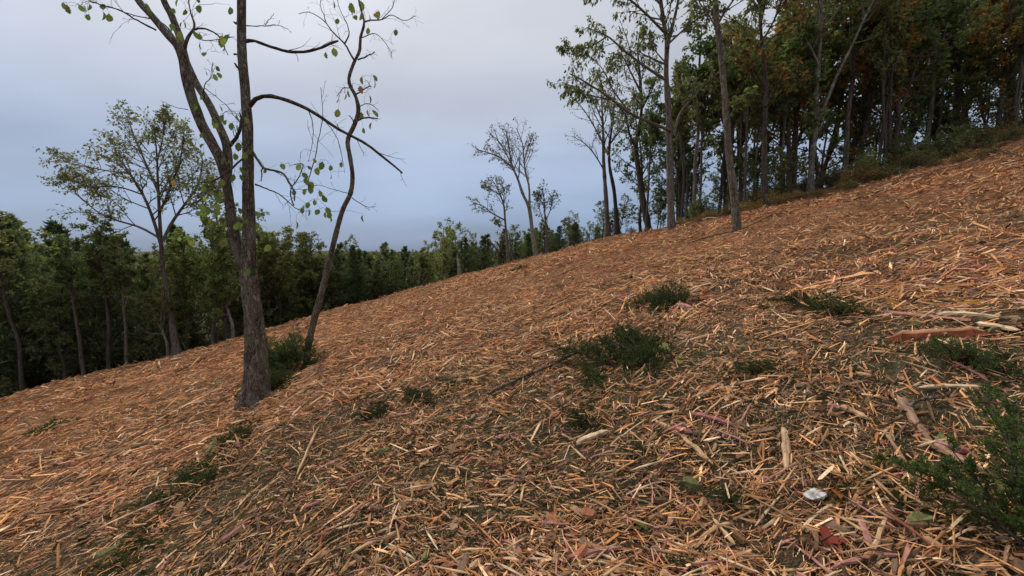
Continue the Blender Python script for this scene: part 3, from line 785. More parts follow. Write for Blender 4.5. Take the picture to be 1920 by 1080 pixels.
for i in range(74):
    x = 9.0 + 34 * srg.random() ** 0.9
    y = float(clear_edge(x)) + srg.uniform(-1.1, 3.0) + (srg.uniform(0, 7) if i % 3 == 0 else 0)
    k = int(srg.integers(4))
    lab = ["mixed green underbrush at the foot of the right-hand woods", "olive and tan underbrush at the foot of the right-hand woods", "dry brown bramble at the foot of the right-hand woods", "tall dense green bush at the foot of the right-hand woods"][k]
    place_shrub(x, y, srg.uniform(0.6, 1.25), k, lab, ["green underbrush", "olive underbrush", "dry brambles", "tall bushes"][k])
for i in range(110):
    x = 8.6 + 33 * srg.random()
    y = float(clear_edge(x)) - (2.0 + 2.4 * float(smooth(14, 24, x))) * srg.random() ** 1.4 + 0.5
    k = int(srg.choice([1, 2, 2]))
    place_shrub(x, y, srg.uniform(0.25, 0.7), k, ["", "low olive weeds straggling out of the right-hand woods", "low dry brush straggling out of the right-hand woods"][k], ["", "straggling weeds", "straggling dry brush"][k])
for i in range(84):
    x = -13 - 28 * srg.random()
    y = float(clear_edge(x)) + srg.uniform(0.9, 5)
    place_shrub(x, y, srg.uniform(0.8, 1.9), int(srg.choice([0, 3])), "dark leafy bush in the shade under the left woods", "bushes under the left woods")
for i in range(12):
    px = 640 + 41 * i; g = on_ground(px, 566 - 0.262 * (px - 640) + 6)
    place_shrub(g[0], g[1], srg.uniform(0.16, 0.36), 2 - i % 2, "tiny dry weed sticking up on the crest line", "weeds along the crest")
for (px, py, s, k, lab) in [(1450, 388, 0.8, 2, "dry twiggy brown bush beside the stout dark trunk"), (1330, 400, 0.9, 1, "low olive bush between the tall grey tree and the scaly trunk"),
                            (1560, 345, 0.8, 2, "dry brown bush right of the pale forked trunk"), (1420, 395, 0.45, 2, "small dry clump right of the scaly trunk"), (1290, 412, 0.9, 0, "dark green bush right of the tall grey tree's foot")]:
    g = on_ground(px, py); place_shrub(g[0], g[1], s, k, lab, None)

# ---- the forked tree in the foreground
def fore_tree():
    rg = np.random.default_rng(77)
    base = on_ground(478, 762); Y = base[1]
    L = lambda pts, w0, w1, dy=0.0, y0=0.0: limb(pts, Y + y0, px_r(w0, Y, 470), px_r(w1, Y, 470), base, dy)
    root = empty("forked_tree", base)
    ta = Acc()
    # trunk with fissured bark as relief
    pts, r0, r1 = L([(478, 775), (479, 735), (481, 690), (479, 640), (475, 590), (469, 540), (466, 490), (467, 430), (466, 370), (465, 300), (464, 230), (459, 160), (453, 80), (453, 0), (456, -90), (452, -200)], 56, 14)
    ws = [58, 51, 45, 40, 36, 32, 28, 24, 22, 20, 18, 17, 16, 15, 13, 7]
    def rough(pts, ws, n, k, amp):
        P = resample(pts, n); Rw = along(pts, [px_r(w, Y, 470) for w in ws], n)
        T = norm(np.gradient(P, axis=0)); U = norm(np.cross(T, np.array([[0, 1., 0]]))); V = np.cross(T, U)
        a = np.arange(k) * 2 * np.pi / k
        th, zz = np.meshgrid(a, np.arange(n), indexing="xy")
        leng = np.concatenate([[0], np.cumsum(np.linalg.norm(np.diff(P, axis=0), axis=1))])[zz]
        nz_ = np.abs(vnoise(np.cos(th) * 4.6 + 9 + leng * 0.9, np.sin(th) * 4.6 + leng * 2.6, 3) - 0.5) * 2
        n2 = vnoise(np.cos(th) * 7 + leng * 2.2, np.sin(th) * 7 + leng * 6, 6)
        low_ = vnoise(np.cos(th) * 1.1 + 4, np.sin(th) * 1.1 + leng * 0.9, 8)
        rad = Rw[:, None] * (0.93 + amp * nz_ + amp * 0.5 * n2 + 0.12 * (low_ - 0.5))
        vv = P[:, None] + rad[..., None] * (np.cos(th)[..., None] * U[:, None] + np.sin(th)[..., None] * V[:, None])
        ix = np.arange(n * k).reshape(n, k); a0_, a1_ = ix[:-1], ix[1:]
        ta.add(vv.reshape(-1, 3), np.stack([a0_, np.roll(a0_, -1, 1), np.roll(a1_, -1, 1), a1_], -1).reshape(-1, 4))
        return P, Rw
    segs = []
    def stem(pts, ws, n, k, amp, dy=0.0, y0=0.0):
        p, _, _ = L(pts, 1, 1, dy, y0)
        segs.append(rough(p, ws, n, k, amp))
    P_, Rw_ = rough(pts, ws, 220, 44, 0.20); segs.append((P_, Rw_))
    stem([(466, 560), (460, 510), (446, 470), (438, 430), (431, 385), (424, 340), (413, 300), (397, 268), (378, 232), (362, 190), (351, 150), (343, 110), (333, 85), (315, 66), (283, 28), (259, 0), (225, -60)],
         [22, 24, 21, 19, 18, 18, 20, 20, 20, 19, 19, 18, 16, 14, 13, 12, 8], 110, 22, 0.13, -0.25, 0.02)
    stem([(426, 345), (427, 300), (424, 270), (411, 237), (393, 197), (370, 160), (353, 125), (344, 98), (336, 67), (322, 30), (307, 0), (285, -70)],
         [16, 18, 17, 16, 15, 15, 15, 15, 15, 14, 13, 8], 80, 18, 0.12, 0.45, 0.06)
    # root flare
    for a in np.linspace(0, 6.28, 7)[:-1]:
        p = np.array([(0, 0, 0.42), (0.16 * math.cos(a), 0.16 * math.sin(a), 0.16), (0.40 * math.cos(a + .2), 0.40 * math.sin(a + .2), -0.12)])
        P2 = resample(p, 8); P2[:, 2] += P2[:, 0] * 0.25
        tubes(ta, P2[None], np.linspace(0.12, 0.05, 8)[None], 8)
    link("trunk", ta.mesh("trunk", M_BARK_HERO), root)
    limbs = [([(468, 200), (485, 183), (507, 181), (537, 187), (578, 202), (604, 218), (637, 241), (659, 252), (693, 270), (726, 296), (757, 322)], [10, 8, 7, 7, 6.5, 6, 5.5, 5, 5, 4, 3.4], -0.5),
             ([(456, 76), (475, 75), (500, 83), (540, 94), (575, 94), (600, 86), (620, 77), (631, 74)], [8, 6.5, 6, 6, 5.5, 5, 5, 4], 0.5),
             ([(470, 278), (480, 293), (493, 311), (512, 316), (530, 322), (544, 341), (552, 358), (553, 372)], [6, 5, 4.5, 4, 4, 3.5, 3, 2], -0.6),
             ([(431, 272), (440, 258), (448, 240), (449, 222), (445, 210)], [8, 7, 6, 4, 2], -0.15),
             ([(470, 288), (448, 305), (425, 325), (398, 340), (360, 342), (330, 345)], [4, 4, 3.5, 3, 2, 1.2], -0.4),
             ([(344, 98), (352, 72), (362, 52), (357, 30), (352, 8), (350, -20)], [7, 6, 4, 3, 2.5, 2], 0.3),
             ([(362, 55), (385, 55), (407, 66), (418, 80), (430, 105)], [4, 3.5, 3, 2, 1.5], 0.2), ([(362, 55), (372, 76), (395, 80), (440, 74)], [3, 2, 1.5, 1], -0.4),
             ([(293, 56), (255, 35), (225, 18), (195, 8), (150, -8)], [4, 3, 2.5, 2, 1.2], -0.5), ([(327, 70), (300, 40), (240, 25), (205, 12), (165, 2)], [3, 2.5, 2, 1.5, 1], 0.4),
             ([(450, 128), (443, 124), (437, 115)], [7, 5, 3], 0), ([(451, 108), (444, 103), (437, 99)], [6, 4, 3], 0), ([(450, 42), (440, 38), (435, 35)], [5, 4, 3], 0),
             ([(480, 345), (500, 352), (525, 362), (548, 380), (566, 392), (590, 395)], [4, 3, 2.5, 2, 1.5, 1], -0.4), ([(493, 311), (492, 325), (490, 338)], [3, 2.5, 1.5], 0),
             ([(552, 385), (545, 360), (561, 330), (568, 310), (552, 312)], [3, 2.5, 2, 2, 1.5], -0.3), ([(575, 345), (590, 300), (598, 265), (606, 225), (603, 170)], [2.2, 2, 1.6, 1.4, 1], -0.4),
             ([(472, 395), (478, 400), (490, 405)], [3, 2.5, 1.5], -0.3), ([(382, 175), (386, 158), (395, 145), (400, 118)], [2.2, 1.6, 1.4, 1], -0.2), ([(385, 165), (402, 180), (430, 205), (440, 222)], [1.6, 1.4, 1.2, 1], -0.3),
             ([(352, 205), (330, 200), (300, 185)], [1.6, 1.2, 0.8], -0.2), ([(460, 48), (490, 48), (515, 45), (540, 54)], [2.2, 1.8, 1.4, 1], 0.3), ([(497, 48), (505, 35), (512, 25)], [1.5, 1.2, 0.8], 0.3)]
    nodes = []
    for P_, Rw_ in segs: nodes.append(P_)
    brP = []
    for lp, w, dy in limbs:
        near_stem = dy
        p, _, _ = L(lp, 1, 1, dy)
        n = 20; P2 = resample(p, n) + np.cumsum(rg.normal(0, 0.0035, (n, 3)), 0)
        Rw = along(p, [px_r(v, Y, 560) for v in w], n) * (1 + 0.07 * rg.normal(0, 1, n))
        ba = Acc(); tubes(ba, P2[None], Rw[None], 8 if w[0] > 4 else 5)
        tipc = P2[-1]; 
        B, BR = spawn(P2[None], Rw[None], 6 if len(lp) > 3 else 1, 0.3, 1.0, (0.4, 1.0), 0.30, 6, 0.03, 0.14, rg, 0.4, 0.3)
        tubes(ba, B, np.maximum(BR * 0.7, 0.0022), 4)
        B3, R3 = spawn(B, BR, 2, 0.3, 1.0, (0.4, 1.0), 0.5, 4, 0.0, 0.15, rg, 0.5)
        tubes(ba, B3, np.maximum(R3 * 0.7, 0.0016), 3)
        link("branch", ba.mesh("branch", M_BARK_DARK if w[0] < 12 else M_BARK_HERO), root)
        nodes.append(P2); nodes.append(B.reshape(-1, 3))
    tag(root, "rough-barked forked tree with few broad leaves, nearest on the slope at left", "tree")
    return root, base, Y, nodes
ft, ft_base, ft_Y, ft_nodes = fore_tree()

def leaf_mesh(seed, cols):
    """a broad coarsely toothed leaf, petiole at the origin, blade along +X, about 1 long"""
    rg = np.random.default_rng(seed); acc = Acc()
    n = 9; s = np.linspace(0.16, 1.0, n)
    w = 0.36 * np.sin(np.pi * (s - 0.13) / 0.9) ** 0.75; w[-1] = 0.0
    w = np.maximum(w, 0); w[1:-1:2] *= rg.uniform(0.55, 0.85)
    curl = -0.35 * (s - 0.16) ** 2 * rg.uniform(0.3, 1.6)
    cup = rg.uniform(0.1, 0.45)
    mid = np.stack([s, rg.normal(0, 0.01, n), curl], 1)
    lft = np.stack([s + 0.04, w, curl + w * cup], 1); rgt = np.stack([s + 0.04, -w, curl + w * cup * rg.uniform(0.4, 1.2)], 1)
    V = np.stack([lft, mid, rgt], 1).reshape(-1, 3)
    i = np.arange(n - 1)[:, None] * 3
    F = np.concatenate([i + np.array([[0, 1, 4, 3]]), i + np.array([[1, 2, 5, 4]])])
    c = np.array(cols[seed % len(cols)]); cc = np.repeat(c[None], len(V), 0) * rg.uniform(0.85, 1.15, (len(V), 1)); cc[1::3] *= 1.2
    acc.add(V, F, cc)
    P = np.array([[(0, 0, 0.02), (0.1, 0, 0.0), (0.2, 0, 0)]]); tubes(acc, P, np.array([[0.012, 0.01, 0.01]]), 3, c)
    return acc.mesh("leaf", M_BIGLEAF)
BIG = [leaf_mesh(k, [(0.11, 0.14, 0.045), (0.08, 0.105, 0.036), (0.14, 0.16, 0.05), (0.07, 0.09, 0.035), (0.09, 0.12, 0.04)]) for k in range(6)]
BIGB = [leaf_mesh(k, [(0.22, 0.12, 0.05), (0.16, 0.10, 0.055)]) for k in (11, 12)]

def hang_leaves(root, base, Y, nodes, pxs, size, rg, twig_r=0.0022, brown=()):
    pool = np.concatenate(nodes); ta = Acc()
    ctr = [at(px, py, Y + rg.normal(-0.1, 0.22)) - base for px, py in pxs]
    order = np.argsort([np.min(np.linalg.norm(pool - c, axis=1)) for c in ctr])
    for j in order:
        tip = ctr[j] + np.array([0, 0, 0.35 * size])
        dd = np.linalg.norm(pool - tip, axis=1); q = pool[np.argmin(dd)]
        if dd.min() > 0.03:
            L_ = dd.min(); mid_ = (q + tip) / 2 + rg.normal(0, 0.08, 3) * L_ + np.array([0, 0, 0.08 * L_])
            P = resample(np.array([q, mid_, tip]), 7); P[1:-1] += rg.normal(0, 0.008, (5, 3))
            ta = Acc(); tubes(ta, P[None], np.linspace(twig_r + 0.0018 * min(L_, 1), twig_r * 0.6, 7)[None], 4)
            link("twig", ta.mesh("twig", M_BARK_DARK), root)
            pool = np.concatenate([pool, P[2:]])
        m_ = BIGB[rg.integers(2)] if j in brown else BIG[rg.integers(6)]
        o = link("leaf", m_, root, tip)
        o.scale = (size * rg.uniform(0.75, 1.25),) * 3
        o.rotation_euler = (rg.uniform(-1.4, 1.4), rg.uniform(0.7, 1.5), rg.uniform(0, 6.28))

FL = [(376, 91), (383, 133), (400, 141), (405, 128), (365, 190), (370, 200), (360, 196), (404, 222), (398, 228), (444, 218), (437, 233), (359, 263), (366, 268), (381, 252), (443, 272), (326, 339), (344, 350), (370, 335), (385, 352),
      (404, 363), (381, 385), (404, 385), (463, 289), (452, 315), (418, 296), (430, 300), (322, 48), (344, 46), (374, 65), (411, 76), (420, 83), (431, 15), (431, 68), (337, 2), (370, 2), (128, 17), (120, 8), (146, 11), (155, 14), (168, 30), (193, 11),
      (272, 9), (278, 16), (568, 287), (578, 315), (589, 302), (596, 308), (605, 305), (578, 343), (572, 335), (577, 357), (552, 359), (590, 378), (573, 385), (611, 391), (600, 396), (578, 396), (641, 307), (485, 407), (478, 400), (462, 413), (455, 405),
      (555, 417), (576, 399), (617, 407), (681, 406), (473, 504), (423, 450), (415, 455), (403, 399), (395, 392), (508, 462), (350, 452), (356, 445), (380, 395), (390, 362), (412, 340), (410, 235), (425, 252), (455, 292), (448, 330), (440, 290), (505, 445), (398, 415)]
_r = np.random.default_rng(70)
FL += [(float(a + _r.normal(0, 8)), float(b_ + _r.normal(2, 8))) for a, b_ in FL[::2]]
FL += [(float(_r.normal(a, 26)), float(_r.normal(b_, 30))) for a, b_, k in [(395, 240, 10), (390, 360, 14), (440, 320, 4), (580, 340, 8), (470, 430, 3), (350, 30, 6), (150, 15, 4)] for _ in range(k)]
hang_leaves(ft, ft_base, ft_Y - 0.15, ft_nodes, FL, 0.11, np.random.default_rng(7), brown=(15,))

# ---- the leaning sapling
def sapling():
    rg = np.random.default_rng(78)
    base = on_ground(575, 688); Y = base[1]
    root = empty("leaning_sapling", base)
    st = [(574, 700), (577, 655), (589, 600), (604, 545), (622, 470), (641, 398), (657, 363), (661, 330), (656, 293), (652, 263), (665, 233), (672, 207), (667, 181), (654, 152), (663, 119), (674, 96), (676, 70), (683, 41), (674, 7), (668, -50), (675, -110)]
    w = [16, 14, 13, 12, 11, 9.5, 9, 8.5, 8.5, 8.5, 8, 8, 7, 6.5, 6, 5.5, 5, 4, 3.4, 2.6, 2]
    p, _, _ = limb(st, Y, 1, 1, base, -0.5)
    P = resample(p, 90); Rw = along(p, [px_r(v, Y, 560) for v in w], 90) * (1 + 0.06 * rg.normal(0, 1, 90))
    ta = Acc(); tubes(ta, P[None], Rw[None], 12); link("trunk", ta.mesh("trunk", M_BARK_HERO), root)
    nodes = [P]
    for lp, w in [([(665, 113), (655, 97), (646, 82), (626, 63), (610, 42), (592, 28), (575, 22), (559, 26)], [4, 3.5, 3, 2.5, 2, 1.5, 1.2, 1]),
                  ([(646, 82), (655, 65), (652, 45), (640, 20), (632, -10)], [3, 2, 1.6, 1.2, 1]), ([(683, 41), (697, 38), (715, 37), (733, 28), (750, 34), (763, 37), (781, 28)], [3, 2.5, 2, 1.6, 1.3, 1.1, 0.9]),
                  ([(672, 112), (690, 105), (702, 96)], [3, 2.2, 1.6]), ([(671, 226), (685, 222), (707, 222)], [3.5, 3, 2.4]), ([(665, 231), (660, 222), (656, 214)], [3, 2, 1.2]), ([(666, 178), (685, 170), (697, 166)], [3, 2.2, 2]),
                  ([(676, 70), (700, 60), (720, 75), (735, 95)], [2, 1.5, 1.2, 1]), ([(670, 200), (690, 195), (708, 205)], [1.8, 1.4, 1]), ([(656, 165), (645, 165), (632, 180)], [1.8, 1.4, 1]),
                  ([(660, 371), (672, 380), (690, 388), (705, 389)], [1.8, 1.5, 1.2, 1]), ([(658, 365), (630, 355), (600, 345), (585, 350)], [1.6, 1.3, 1, 0.8]), ([(715, 37), (738, 15), (745, -5)], [1.6, 1.2, 0.9]), ([(610, 42), (600, 10), (602, -20)], [1.6, 1.2, 0.9])]:
        q, _, _ = limb(lp, Y - 0.4, 1, 1, base, rg.uniform(-0.4, 0.4))
        P2 = resample(q, 16) + np.cumsum(rg.normal(0, 0.004, (16, 3)), 0)
        R2 = np.interp(np.linspace(0, 1, 16), np.linspace(0, 1, len(w)), [px_r(v, Y, 560) for v in w])
        ba = Acc(); tubes(ba, P2[None], R2[None], 6)
        B, BR = spawn(P2[None], R2[None], 5, 0.2, 1.0, (0.4, 1.0), 0.4, 6, 0.03, 0.2, rg, 0.5)
        tubes(ba, B, np.maximum(BR * 0.7, 0.002), 3)
        B3, R3 = spawn(B, BR, 2, 0.3, 1, (0.4, 1.0), 0.5, 4, 0, 0.2, rg, 0.5); tubes(ba, B3, np.maximum(R3 * 0.7, 0.0016), 3)
        link("branch", ba.mesh("branch", M_BARK_DARK), root); nodes.append(P2); nodes.append(B.reshape(-1, 3))
    tag(root, "thin crooked sapling leaning right behind the forked tree", "sapling")
    SL = [(611, 101), (625, 92), (680, 31), (690, 28), (656, 26), (704, 28), (711, 24), (691, 55), (743, 59), (735, 100), (626, 6), (674, 4), (634, 39), (680, 146), (698, 144), (644, 163), (663, 159), (635, 180), (653, 172), (674, 165), (691, 181), (635, 207),
          (678, 213), (690, 209), (696, 209), (681, 243), (698, 233), (678, 24), (664, 34), (648, 178), (700, 150), (655, 10)]
    hang_leaves(root, base, Y - 0.35, nodes, SL, 0.16, rg, brown=(5, 15, 19, 23))
sapling()

# ------------------------------------------------------------------ cedar greens left on the slope
def needle_blades(acc, P, c, size, rng, cols, spread=0.35):
    leaves(acc, P, c, size, 0.22, rng, cols, 0.0, spread, 0.0, 0.004, 0.1)
SPR = [(0.048, 0.070, 0.022), (0.036, 0.052, 0.018), (0.068, 0.092, 0.028), (0.028, 0.040, 0.016), (0.055, 0.048, 0.024)]
def cedar_spray(seed, n, length, height_, size, c=14, n2=7, n3=5, spread=1.0, arc=(0, 6.28)):
    """a torn cedar bough lying on the ground: wooden stems and feathery foliage"""
    rg = np.random.default_rng(seed); ta, ca = Acc(), Acc(); st = []
    for k in range(n):
        a = rg.uniform(*arc); q = rg.uniform(0.5, 1.0) * length; up_ = height_ * rg.uniform(0.3, 1.0)
        o_ = np.array([rg.normal(0, 0.16), rg.normal(0, 0.16), -0.02]) * length
        p1 = o_ + np.array([math.cos(a) * q * 0.5, math.sin(a) * q * 0.5 * spread, up_ * 0.8]); p2 = o_ + np.array([math.cos(a) * q, math.sin(a) * q * spread, up_ * rg.uniform(0.3, 1.1)])
        for p in (o_, p1, p2): p[2] += 0.25 * p[0]
        st.append((np.array([o_, p1, p2]), 0.010, 0.003))
    P, Q = skel(st, 8); tubes(ta, P, Q, 5)
    B, BR = spawn(P, Q, n2, 0.15, 1, (0.4, 0.9), 0.42, 5, 0.05, 0.12, rg, 0.5); tubes(ta, B, np.maximum(BR, 0.0015), 3)
    B3, R3 = spawn(B, BR, n3, 0.1, 1, (0.4, 0.9), 0.5, 4, 0.05, 0.12, rg, 0.5)
    needle_blades(ca, B3, c, size, rg, SPR); needle_blades(ca, B, c, size, rg, SPR)
    return ta.mesh("stems", M_BARK_DARK), ca.mesh("foliage", M_CEDAR)
SPRY = [(0.055, 0.084, 0.024), (0.042, 0.066, 0.020), (0.078, 0.108, 0.032), (0.03, 0.048, 0.017)]
SPM = {}; HEAPS = []
def place_spray(key, px, py, s, rz, label, name="cedar_bough", dz=0.0, args=None):
    if key not in SPM: SPM[key] = cedar_spray(*args)
    g = on_ground(px, py); root = empty(name, (g[0], g[1], float(height(g[0], g[1])) + dz - 0.02), rz); root.scale = (s, s, s)
    link("stems", SPM[key][0], root); link("foliage", SPM[key][1], root)
    tag(root, label, "cedar bough"); HEAPS.append((g[0], g[1], s * (0.45 if key != "c" else 0.3), 0.10 if key != "c" else 0.12, int(40 + 70 * s)))
A_ = (401, 26, 0.54, 0.19, 0.036, 9); B_ = (402, 26, 0.56, 0.14, 0.036, 9); C_ = (403, 36, 0.62, 0.80, 0.045, 11)
place_spray("a", 1238, 572, 1.05, 0.3, "dark green cedar bough with pink splinters in the middle of the slope", args=A_)
place_spray("b", 1160, 688, 1.35, 1.0, "largest flattened green cedar bough right of the long dark stick", args=B_)
place_spray("b", 1222, 662, 1.2, 3.1, "green cedar bough tangled with bark above the largest one")
place_spray("c", 533, 704, 1.05, 0.0, "bushy dark cedar heap between the forked tree and the sapling", args=C_)
place_spray("c", 514, 738, 0.5, 2.0, "cedar greens pressed against the forked tree's right side")
place_spray("a", 590, 690, 0.7, 1.2, "small cedar bough at the sapling's foot")
place_spray("b", 490, 745, 0.8, 4.0, "dark cedar sprigs at the forked tree's foot")
place_spray("a", 440, 830, 0.55, 0.8, "cedar bough below the forked tree on the left")
place_spray("b", 340, 930, 0.6, 2.2, "flattened cedar greens in the lower left foreground")
place_spray("a", 385, 890, 0.5, 5.0, "cedar sprig just above the lower left greens")
place_spray("b", 225, 1040, 0.5, 0.5, "cedar greens at the bottom left edge")
place_spray("a", 1100, 795, 0.4, 2.5, "small dark cedar tuft in the centre foreground")
place_spray("b", 1530, 585, 0.75, 1.5, "cedar greens above the red split slab")
place_spray("a", 1575, 600, 0.6, 3.6, "cedar sprig with a yellow leaf above the red split slab")
place_spray("b", 975, 505, 1.3, 0.2, "low green bough far up near the crest")
place_spray("b", 800, 745, 0.6, 3.9, "flattened greens left of the long dark stick")
place_spray("a", 1600, 910, 0.3, 0.9, "small green sprig right of the white stone")
place_spray("b", 1440, 700, 0.5, 4.9, "sparse greens in the middle right foreground")
place_spray("a", 1820, 690, 0.5, 2.9, "green cedar sprig right of the red slab, above the young cedar")

for (k_, px_, py_, s_, rz_, lab_) in [("b", 505, 752, 0.42, 1.9, "dark sprigs hugging the forked tree's foot on the right"), ("a", 470, 785, 0.36, 2.9, "sprigs just below the forked tree's foot"), ("b", 855, 725, 0.55, 1.1, "wide flattened greens just left of the long dark stick"),
        ("a", 700, 770, 0.5, 0.4, "sparse greens below the leaning sapling"), ("b", 275, 985, 0.42, 3.3, "greens low in the left foreground band"), ("b", 410, 865, 0.4, 5.2, "greens at the top of the left foreground band"),
        ("a", 1215, 860, 0.32, 1.4, "tiny green tuft below the centre, beside tan splinters"), ("b", 1160, 955, 0.32, 0.2, "green tuft low in the centre foreground"), ("b", 1690, 920, 0.34, 2.6, "greens between the white stone and the young cedar"),
        ("b", 1400, 925, 0.3, 4.4, "greens low right of centre"), ("a", 1760, 960, 0.3, 5.5, "sprig left of the young cedar"), ("b", 90, 800, 0.8, 0.9, "thin greens on the far left slope"), ("b", 1330, 1060, 0.25, 1.3, "greens at the bottom edge right of centre")]:
    place_spray(k_, px_, py_, s_, rz_, lab_)

def young_cedar():
    rg = np.random.default_rng(501); ta, ca = Acc(), Acc()
    g = on_ground(1955, 1000); base = np.array([g[0], g[1], float(height(g[0], g[1]))])
    st = []
    for k in range(22):
        a = rg.uniform(0, 6.28); q = rg.uniform(0.10, 0.46); h_ = rg.uniform(0.14, 0.56)
        p0 = np.array([rg.normal(0, 0.05), rg.normal(0, 0.05), -0.04])
        st.append((np.array([p0, p0 + (math.cos(a) * q * 0.4, math.sin(a) * q * 0.4, h_ * 0.55), p0 + (math.cos(a) * q, math.sin(a) * q, h_)]), 0.008, 0.002))
    P, Q = skel(st, 10); tubes(ta, P, Q, 6)
    B, BR = spawn(P, Q, 9, 0.25, 1, (0.5, 1.0), 0.30, 6, 0.06, 0.1, rg, 0.5); tubes(ta, B, np.maximum(BR, 0.001), 4)
    B3, R3 = spawn(B, BR, 8, 0.1, 1, (0.5, 0.9), 0.42, 4, 0.04, 0.1, rg, 0.5); tubes(ta, B3, np.maximum(R3, 0.0007), 3)
    needle_blades(ca, B3, 24, 0.017, rg, SPRY, 0.4); needle_blades(ca, B, 14, 0.017, rg, SPRY, 0.4)
    root = empty("young_cedar", base)
    link("stems", ta.mesh("stems", M_BARK), root); link("foliage", ca.mesh("foliage", M_CEDAR), root)
    tag(root, "feathery young cedar in the lower right corner", "cedar shrub")
young_cedar()

# ------------------------------------------------------------------ wood chips
PAL = np.array([(0.70, 0.40, 0.20), (0.63, 0.32, 0.14), (0.74, 0.52, 0.32), (0.58, 0.255, 0.10), (0.40, 0.19, 0.09), (0.15, 0.09, 0.055), (0.43, 0.21, 0.17), (0.32, 0.215, 0.13), (0.40, 0.15, 0.085)]) * np.array([1.04, 1.0, 0.95])
def chip_geo(pos, Nn, az, tilt, roll, L, W, H, cols, rng, lod):
    """splinters lying on the surface: pinched ends, raised ridge, slight bend"""
    m = len(pos)
    t = np.stack([np.cos(az), np.sin(az), np.zeros(m)], 1); t = norm(t - Nn * (t * Nn).sum(1, keepdims=True))
    s = np.cross(Nn, t)
    t2 = norm(t * np.cos(tilt)[:, None] + Nn * np.sin(tilt)[:, None]); n2 = np.cross(t2, s)
    s2 = s * np.cos(roll)[:, None] + n2 * np.sin(roll)[:, None]; n3 = np.cross(t2, s2)
    xs = [np.array([-0.5, -0.34, 0.30, 0.5]), np.array([-0.5, 0.0, 0.5]), np.array([-0.5, 0.5])][lod]
    ws = [np.array([0.45, 1.0, 0.9, 0.3]), np.array([0.6, 1.0, 0.5]), np.array([0.9, 0.7])][lod]
    k = len(xs)
    X = xs[None] + rng.normal(0, 0.03, (m, k)); Wd = ws[None] * rng.uniform(0.5, 1.3, (m, k))
    bend = rng.normal(0, 1, (m, 1)) * np.where(rng.random((m, 1)) < 0.25, 0.11, 0.025) * (1 - 4 * xs[None] ** 2); bz = np.abs(rng.normal(0, 0.025, (m, 1))) * (1 - 4 * xs[None] ** 2)
    ctr = pos[:, None] + t2[:, None] * (X * L[:, None])[..., None] + s2[:, None] * (bend * L[:, None])[..., None] + n3[:, None] * (bz * L[:, None])[..., None]
    off = s2[:, None] * (Wd * W[:, None] * 0.5)[..., None]
    rid = n3[:, None] * (H[:, None] * rng.uniform(0.6, 1.2, (m, k)))[..., None]
    low_ = n3[:, None] * (H[:, None] * 0.6)[..., None]
    V = np.stack([ctr - off - low_, ctr + rid + off * rng.uniform(-0.6, 0.6, (m, k, 1)), ctr + off - low_], 2)   # m,k,3,3
    i = np.arange(m)[:, None, None] * (k * 3) + np.arange(k - 1)[None, :, None] * 3
    F = np.concatenate([(i + np.array([0, 1, 4, 3])).reshape(-1, 4), (i + np.array([1, 2, 5, 4])).reshape(-1, 4)])
    C = np.repeat(cols, k * 3, 0)
    return V.reshape(-1, 3), F, C

def normals(x, y):
    e_ = 0.06
    nx = (height(x - e_, y) - height(x + e_, y)) / (2 * e_); ny = (height(x, y - e_) - height(x, y + e_)) / (2 * e_)
    return norm(np.stack([nx, ny, np.ones_like(nx)], -1))

def scatter_chips(n, r0, r1, p, seed):
    rg = np.random.default_rng(seed)
    u = rg.random(n); q = 2 - p
    r_ = (r0 ** q + u * (r1 ** q - r0 ** q)) ** (1 / q)
    a = np.radians(rg.uniform(-66, 66, n))
    x, y = r_ * np.sin(a), r_ * np.cos(a)
    keep = (rg.random(n) < (clear_mask(x, y) * 0.95 + 0.02) * (0.50 + 0.68 * smooth(0.30, 0.62, fbm(x / 0.55, y / 0.55, 151)))) & (y < crest(x) + 6)
    return x[keep], y[keep], r_[keep], rg

def chip_colours(x, y, rg, m):
    d = np.hypot(x, y); g = green_mask(x, y)
    far = smooth(5, 14, d)
    w_near = np.array([0.27, 0.18, 0.16, 0.06, 0.14, 0.10, 0.10, 0.09, 0.025]); w_far = np.array([0.21, 0.20, 0.14, 0.20, 0.14, 0.08, 0.04, 0.04, 0.07])
    red = smooth(0.52, 0.72, fbm(x / 1.4, y / 1.4, 123))
    W_ = w_near[None] * (1 - far[:, None]) + w_far[None] * far[:, None]
    W_[:, 6] += 0.07 * red; W_[:, 8] += 0.28 * red * smooth(3.5, 9, d); W_[:, 5] += 0.12 * smooth(0.5, 0.7, fbm(x / 0.8, y / 0.8, 321)); W_[:, 5] += 0.18 * g; W_[:, 7] += 0.08 * g
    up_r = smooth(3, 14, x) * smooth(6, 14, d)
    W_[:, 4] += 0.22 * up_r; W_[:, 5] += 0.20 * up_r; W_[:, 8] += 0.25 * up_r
    W_[:, 5] += 0.16 * far * smooth(0.48, 0.66, fbm(x / 2.6, y / 1.3, 222))
    W_ = np.cumsum(W_, 1); W_ /= W_[:, -1:]
    k = (rg.random((m, 1)) > W_).sum(1)
    return PAL[k] * rg.lognormal(-0.08, 0.30, (m, 1)).clip(0.4, 1.3), k

